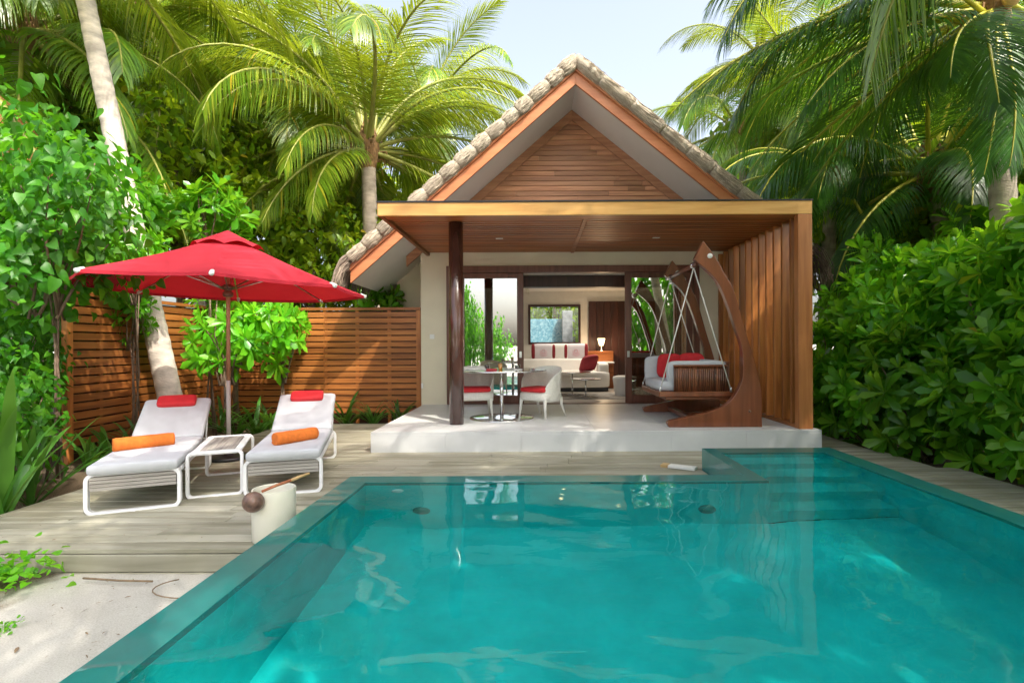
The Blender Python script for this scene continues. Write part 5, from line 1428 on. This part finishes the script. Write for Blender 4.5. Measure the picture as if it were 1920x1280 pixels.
# ------------------------------------------------------------------ palms
def frond_mesh(seed, L, e0, bend, leaf=0.95, hang=0.30, n=104, mt='frond', twist=0.0, lw=0.0155):
    """coconut frond in the XZ plane: rib plus leaflets that droop under their own weight"""
    rng = np.random.RandomState(seed); V, Q = [], []; c = 0
    m = 28; P = [np.zeros(3)]; T = []
    for i in range(m):
        t = i / m; e = R(e0) - R(bend) * t ** 1.35
        d = np.array((math.cos(e), 0.06 * math.sin(seed + 3 * t), math.sin(e))); d /= np.linalg.norm(d); T.append(d); P.append(P[-1] + d * L / m)
    T.append(T[-1]); P = np.array(P); T = np.array(T)
    for s in (-1, 1):
        for k in range(n):
            t = 0.14 + 0.86 * (k + rng.uniform(-.3, .3)) / (n - 1); t = min(0.998, max(0.12, t))
            f = t * m; i = min(m - 1, int(f)); p = P[i] + (P[i + 1] - P[i]) * (f - i); tan = T[i]
            side = np.array((0, 1.0, 0)) * s; nor = np.cross(tan, np.array((0, 1.0, 0))) * -1
            al = R(66 - 42 * t + rng.uniform(-3, 3)); be = R(16 + rng.uniform(-9, 9)) 
            d = tan * math.cos(al) + math.sin(al) * (side * math.cos(be) + nor * math.sin(be))
            ln = leaf * (0.50 + 0.62 * math.sin(PI * (0.12 + 0.80 * t)) ** 0.9 - 0.32 * max(0, t - 0.7) / 0.3) * rng.uniform(0.86, 1.08)
            g = hang * rng.uniform(0.7, 1.35); q = p.copy(); mm = 5; w0 = lw * rng.uniform(0.8, 1.15)
            for j in range(mm + 1):
                u = j / mm; ww = w0 * (0.55 + 1.0 * u if u < 0.3 else 0.85 * (1 - ((u - 0.3) / 0.7) ** 1.5) + 0.06)
                wd = np.cross(d, nor); l = np.linalg.norm(wd); wd = wd / l if l > 1e-4 else side
                V += [q - wd * ww, q + wd * ww]
                q = q + d * ln / mm; d = d + np.array((0, 0, -g * (0.35 + u))); d /= np.linalg.norm(d)
            for j in range(mm): a = c + 2 * j; Q.append((a, a + 1, a + 3, a + 2))
            c += 2 * (mm + 1)
    nl = len(Q)
    seg = 6
    for i in range(0, m + 1, 2):
        r = 0.045 * (1 - i / m) ** 0.8 + 0.006; a = np.array((0, 1.0, 0)); b = np.cross(T[i], a)
        for k in range(seg):
            th = 2 * PI * k / seg; V.append(P[i] + r * (math.cos(th) * a * (1.2 if i < 4 else 1) + math.sin(th) * b))
    for i in range(m // 2):
        for k in range(seg): Q.append((c + i * seg + k, c + i * seg + (k + 1) % seg, c + (i + 1) * seg + (k + 1) % seg, c + (i + 1) * seg + k))
    me = np_mesh('frond', V, Q); me.materials.append(M[mt]); me.materials.append(M['rachis_yellow' if mt == 'frond_shaded' else 'rachis'])
    mi = np.zeros(len(Q), np.int32); mi[nl:] = 1; me.polygons.foreach_set('material_index', mi)
    return me
FR = {}
def frond(kind, mt):
    key = (kind, mt)
    if key not in FR:
        e0, bend, hang = kind
        FR[key] = frond_mesh(int(abs(e0 * 7 + bend)) % 97 + len(FR), 4.4, e0, bend, 1.05 if mt == 'frond_shaded' else 0.98, hang, mt=mt, n=112 if mt == 'frond_shaded' else 100)
    return FR[key]
KINDS = [(80, 60, 0.16), (64, 95, 0.28), (46, 105, 0.38), (26, 100, 0.46), (6, 82, 0.52), (-18, 58, 0.52), (-45, 36, 0.45),
         (2, 44, 0.34), (-14, 40, 0.34), (-28, 34, 0.30), (-58, 26, 0.20), (12, 60, 0.34)]

def palm(label, base, top, r0, r1, fronds, mt='frond', bark='trunk', sc=1.0, husk=True, curve=0.0, seed=0, nuts=0):
    base, top = np.array(base, float), np.array(top, float)
    t = thing('palm_tree', label, 'palm tree', base, 0, 'coconut palms')
    rng = random.Random(seed); H = np.linalg.norm(top - base); n = max(12, int(H / 0.11)); pts, rad = [], []
    for i in range(n + 1):
        q = i / n; p = base + (top - base) * q; off = curve * math.sin(PI * q); p[0] += off
        pts.append(p); rr = r1 + (r0 - r1) * (1 - q) ** 1.3 + (0.10 * r0 * math.exp(-q * H / 0.25)); rad.append(rr * (1.0 + (0.035 if i % 2 else -0.015)) * (1 + rng.uniform(-.01, .01)))
    mb = MB(); mb.tube(pts, rad, 20); part('trunk', mb, bark, t, True)
    if husk:
        h = MB(); rg = random.Random(seed + 5)
        h.lathe([(r1 * 0.9, -0.55), (r1 * 1.35, -0.2), (r1 * 1.7, 0.1), (r1 * 1.3, 0.45), (r1 * 0.6, 0.75)], top, 14)
        for k in range(26):
            a = rg.uniform(0, 6.28); l = rg.uniform(0.3, 0.9)
            p0 = top + np.array((math.cos(a) * r1 * 1.2, math.sin(a) * r1 * 1.2, rg.uniform(-0.2, 0.5)))
            h.tube([p0, p0 + np.array((math.cos(a) * 0.28 * l, math.sin(a) * 0.28 * l, 0.05 * l)), p0 + np.array((math.cos(a) * 0.42 * l, math.sin(a) * 0.42 * l, -0.5 * l))], [0.03, 0.02, 0.006], 4)
        part('crown_fibre', h, 'husk', t)
    for k in range(nuts):
        a = k * 2.1 + 0.5; c = MB(); c.lathe([(0.0, -0.14), (0.07, -0.11), (0.11, -0.02), (0.10, 0.06), (0.05, 0.12), (0.0, 0.14)], top + np.array((0.3 * math.cos(a), 0.3 * math.sin(a), -0.15)), 12); part('coconut', c, 'handle_tan', t, True)
    for (az, kind, s, *m_) in fronds:
        o = bpy.data.objects.new('frond', frond(KINDS[kind], m_[0] if m_ else mt)); C.objects.link(o); o.parent = t
        o.location = Vector(top + np.array((math.cos(R(az)) * 0.12, math.sin(R(az)) * 0.12, 0.25 - 0.05 * kind))) - wpos(t)
        o.rotation_euler = (rng.uniform(-0.22, 0.22), rng.uniform(-.05, .05), R(az)); o.scale = (s * sc,) * 3
    return t
def spread(n, seed, kmin=0, kmax=6, jit=14):
    rg = random.Random(seed); out = []; az = rg.uniform(0, 360)
    for i in range(n):
        az += 137.5; out.append((az + rg.uniform(-jit, jit), int(round(kmin + (kmax - kmin) * (i / (n - 1)) ** 0.9)), rg.uniform(0.85, 1.1)))
    return out

p = lambda x, y, d: tuple(at(x, y, d))
# 1 the pale leaning trunk at the left
palm('palm with a smooth pale leaning trunk rising behind the left lounger', (-5.47, 8.2, -0.15), (-7.2, 8.2, 8.2), 0.17, 0.115, spread(16, 1, 1, 5), 'frond_sunlit', 'trunk_pale', 1.0, seed=1, curve=-0.02)
# 2 the big palm coloured as sunlit between parasol and gable
c2 = p(690, 285, 13.0)
palm('sunlit yellow green palm standing left of the thatched gable', (c2[0] + 0.15, 13.0, -0.15), c2, 0.22, 0.165, [(a_, k_, s_ * (0.78 if k_ >= 4 and abs((a_ + 90 + 180) % 360 - 180) < 55 else 1.0)) for a_, k_, s_ in spread(56, 2, 0, 6, 22) if not (k_ >= 3 and abs((a_ + 35 + 180) % 360 - 180) < 44)], 'frond_sunlit', 'trunk', 1.08, seed=2)
# 3 the palm coloured as shaded at the top right
c3 = p(1862, 0, 7.6)
palm('shade toned green palm with long drooping fronds at the top right corner', (6.95, 7.75, -0.1), c3, 0.175, 0.15,
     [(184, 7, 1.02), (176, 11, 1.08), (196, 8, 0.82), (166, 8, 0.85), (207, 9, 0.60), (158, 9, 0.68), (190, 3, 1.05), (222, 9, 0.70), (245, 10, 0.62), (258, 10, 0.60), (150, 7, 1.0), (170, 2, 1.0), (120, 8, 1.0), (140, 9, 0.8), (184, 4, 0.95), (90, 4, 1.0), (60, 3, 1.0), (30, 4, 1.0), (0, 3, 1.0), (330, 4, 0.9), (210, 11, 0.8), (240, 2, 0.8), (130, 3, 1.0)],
     'frond_shaded', 'trunk', 1.0, seed=3, nuts=4)
# others behind
palm('palm crown filling the top left corner', (-9.2, 9.6, -0.1), p(40, 60, 9.6), 0.2, 0.15, spread(20, 4, 1, 6), 'frond', 'trunk', 0.95, seed=4)
palm('yellow green palm behind the pale leaning trunk', (-9.0, 12.5, -0.1), p(270, 40, 12.5), 0.2, 0.15, spread(20, 5, 1, 6), 'frond_sunlit', 'trunk', 1.0, seed=5)
palm('palm in the middle distance left of the sunlit palm', (-7.6, 16.5, -0.1), p(470, 130, 16.5), 0.2, 0.15, spread(22, 6, 0, 6), 'frond_sunlit', 'trunk', 1.1, seed=6)
palm('distant palm whose crown stands highest at the upper left', (-13.0, 21, -0.1), p(330, 60, 21), 0.2, 0.15, spread(20, 7, 0, 5), 'frond', 'trunk', 1.1, seed=7)
palm('pale distant palm right of the gable peak', (8.2, 20, -0.1), p(1425, 110, 20), 0.2, 0.15, spread(20, 9, 0, 6), 'frond_sunlit', 'trunk', 1.05, seed=9)
palm('distant palm low behind the right roof slope', (6.8, 17, -0.1), p(1385, 250, 17), 0.2, 0.15, spread(18, 10, 1, 6), 'frond', 'trunk', 0.95, seed=10)
palm('palm behind the dark palm at the right', (9.6, 14, -0.1), p(1660, 130, 14), 0.2, 0.15, spread(20, 11, 1, 6), 'frond', 'trunk', 1.0, seed=11)
palm('palm rising behind the right hand palm trunk', (12.0, 13, -0.1), p(1880, 160, 13), 0.2, 0.15, spread(20, 12, 1, 6), 'frond', 'trunk', 1.0, seed=12)
palm('low palm behind the hedge right of the pergola', (6.4, 12.0, -0.1), p(1560, 330, 12), 0.17, 0.14, spread(18, 13, 1, 6), 'frond_shaded', 'trunk', 0.85, seed=13)
palm('low palm with arching fronds behind the parasol', (-6.4, 14.0, -0.1), p(560, 420, 14), 0.15, 0.12, spread(14, 14, 1, 5), 'frond_sunlit', 'trunk', 0.7, seed=14)
for args in [
    ('palm among the dark trees behind the parasol', (-9.0, 15, -0.1), p(380, 190, 15), 15, 'frond'),
    ('palm with hanging fronds between the parasol and the sunlit palm', (-7.0, 15.5, -0.1), p(560, 250, 15.5), 16, 'frond_sunlit'),
    ('palm low at the upper left behind the heart leaved shrubs', (-10.5, 11, -0.1), p(130, 190, 11), 17, 'frond'),
    ('palm right behind the thatch at the left roof slope', (-3.5, 18, -0.1), p(800, 215, 18), 18, 'frond_sunlit'),
    ('far palm between the two upper left palms', (-15, 18, -0.1), p(170, 90, 18), 19, 'frond_sunlit'),
    ('far palm at the right photo edge above the hedge', (14.5, 17, -0.1), p(1800, 190, 17), 20, 'frond'),
    ('far palm right of the roof beneath the dark fronds', (9.5, 16, -0.1), p(1530, 230, 16), 21, 'frond_sunlit'),
    ('palm low at the right behind the hedge crowns', (9.3, 11, -0.1), p(1740, 330, 11), 22, 'frond_shaded')]:
    palm(args[0], args[1], args[2], 0.19, 0.14, spread(26, args[3], 0, 6), args[4], 'trunk', 1.0, seed=args[3])
# a dry frond hanging at the left edge
dm = frond_mesh(301, 2.2, -50, 36, 0.55, 0.55, 60, 'dead')
o = bpy.data.objects.new('dry_frond', dm); C.objects.link(o); o.location = p(-60, 120, 6.6); o.rotation_euler = (0.2, 0, R(-12)); tag(o, 'dry orange brown palm frond hanging at the left photo edge', 'palm frond')

# ------------------------------------------------------------------ broadleaf trees behind
def crown_mesh(seed, rx, ry, rz, nclump, per, size):
    rng = np.random.RandomState(seed); Lv = Leaves()
    for _ in range(nclump):
        u = rng.normal(size=3); u /= np.linalg.norm(u); r = rng.uniform(0.55, 1.05)
        c = np.array((rx * u[0] * r, ry * u[1] * r, rz * u[2] * r)); cr = rng.uniform(0.25, 0.55)
        for _ in range(per):
            q = rng.normal(size=3) * cr * 0.55; pos = c + q * np.array((1, 1, 0.7))
            d = rng.normal(size=3); d[2] -= 0.4
            Lv.put(T_EL[rng.randint(2)], pos, d, (rng.normal() * .5, rng.normal() * .5, 1.0), size * rng.uniform(0.7, 1.3), rng.uniform(1.0, 1.5))
    return Lv.mesh('crown')
CRM = [crown_mesh(200 + k, 1.9, 1.7, 1.9, 120, 26, 0.22) for k in range(3)]
for k, m_ in enumerate(('jungle', 'jungle_dark', 'jungle')):
    CRM[k].materials.append(M[m_])
def tree(label, px, py, d, sc, v, group='leafy trees beyond the fence and villa'):
    c = at(px, py, d); t = thing('leafy_tree', label, 'tree', (c.x, c.y, -0.15), 0, group)
    o = bpy.data.objects.new('crown', CRM[v]); C.objects.link(o); o.parent = t; o.location = (0, 0, c.z + 0.15); o.rotation_euler = (0, 0, px * 0.7); o.scale = sc if hasattr(sc, '__len__') else (sc,) * 3
    m = MB(); rg = random.Random(int(px)); H = c.z + 0.15; top = np.array((0, 0, H))
    m.tube([(0, 0, 0), (rg.uniform(-.1, .1), rg.uniform(-.1, .1), H * 0.5), (0, 0, H)], [0.11, 0.09, 0.05], 9)
    for _ in range(5):
        a = rg.uniform(0, 6.28); b = np.array((0, 0, H * rg.uniform(0.4, 0.75))); m.tube([b, b + np.array((math.cos(a) * .5, math.sin(a) * .5, .5)), b + np.array((math.cos(a) * 1.1, math.sin(a) * 1.1, 1.3))], [0.05, 0.035, 0.015], 6)
    part('trunk', m, 'bark', t, True, local=True)
for args in [
    ('dense leafy tree above the fence behind the parasol top', 330, 320, 12.0, 1.0, 0),
    ('leafy tree low left of the sunlit palm trunk', 470, 470, 12.6, 0.9, 2),
    ('light green tree close behind the sunlit palm trunk', 590, 460, 13.0, 0.85, 0),
    ('light green tree just left of the villa eave', 720, 520, 15.0, 1.0, 2),
    ('yellow green tree behind the pale leaning trunk', 250, 420, 13.5, 1.1, 0),
    ('leafy tree behind the side fence at the left', 120, 360, 10.8, 1.0, 2),
    ('leafy tree at the far left edge beyond the fence', -40, 330, 9.8, 1.2, 1),
    ('leafy tree high between the two left palms', 180, 200, 16, 1.4, 1),
    ('far light green tree under the upper left palms', 430, 300, 21, 1.6, 0),
    ('far green tree behind the sunlit palm crown', 620, 330, 22, 1.6, 2),
    ('far green tree low left of the gable', 770, 480, 21, 1.4, 0),
    ('yellow green tree behind the villa eave at the right', 1580, 430, 13.5, 1.2, 0),
    ('bright tree behind the right hedge under the palm fronds', 1690, 400, 13.5, 1.3, 2),
    ('leafy tree behind the right hand palm trunk', 1850, 330, 13.0, 1.5, 0),
    ('far leafy tree low right of the roof', 1480, 340, 19, 1.6, 1),
    ('far leafy tree behind the right hand palms', 1700, 220, 20, 1.9, 1),
    ('leafy tree at the right photo edge beyond the hedge', 1960, 400, 10, 1.2, 1),
    ('low garden tree behind the blue mosaic wall', 1040, 575, 22.5, 1.2, 0)]:
    tree(*args)

# shrubs mirrored in the door glass; unseen palms and tree placed for shade
for k, (loc, sc, lab) in enumerate([((-3.3, -3.6, -0.15), (0.7, 0.7, 1.9), 'tall narrow shrub behind the viewpoint mirrored in the left door glass'), ((-2.1, -4.6, -0.15), (0.9, 0.8, 1.35), 'round shrub behind the viewpoint mirrored beside the post reflection'), ((-4.9, -3.5, -0.15), (1.2, 1.0, 1.6), 'shrub behind the viewpoint at the left of the mirrored garden'),
    ((5.4, -3.2, -0.15), (1.6, 1.3, 3.0), 'shrub behind the viewpoint mirrored in the right door glass'), ((7.2, -2.2, -0.15), (1.6, 1.3, 3.0), 'dark shrub behind the viewpoint mirrored at the right door edge')]):
    place_shrub(HP[k % 2], 'beach_shrub', lab, 'shrub', loc, k * 1.1, sc, 'shrubs mirrored in the door glass')
t_ = thing('leafy_tree', 'unseen leafy tree added beside the viewpoint to dapple the near pool', 'tree', (5.2, -1.8, -0.15), 0, 'leafy trees beyond the fence and villa')  # added out of view to break sun on the pool into small dapples
o = bpy.data.objects.new('crown', CRM[1]); C.objects.link(o); o.parent = t_; o.location = (-1.1, 0.9, 8.0); o.scale = (1.0, 1.0, 0.6)
m_ = MB(); m_.tube([(0, 0, 0), (-0.2, 0.2, 4.0), (-1.1, 0.9, 8.0)], [0.14, 0.11, 0.05], 9); part('trunk', m_, 'bark', t_, True, local=True)
palm('unseen palm added right of the pool to shade the terrace', (6.9, 3.0, -0.15), (4.9, 3.0, 7.6), 0.2, 0.15, spread(24, 34, 1, 5), 'frond', seed=34)  # out of view, added so the terrace front falls in shade
palm('palm over the viewpoint shading the near pool', (5.6, -1.2, -0.15), (4.3, -0.6, 6.6), 0.2, 0.15, spread(22, 31, 1, 5), 'frond', seed=31)
palm('palm right of the viewpoint shading the deck', (8.6, 2.6, -0.15), (7.2, 2.3, 7.4), 0.2, 0.15, spread(22, 32, 1, 5), 'frond', seed=32)
palm('palm behind the viewpoint shading the loungers', (1.2, -2.6, -0.15), (0.2, 0.6, 7.2), 0.2, 0.15, spread(22, 33, 1, 5), 'frond', seed=33)
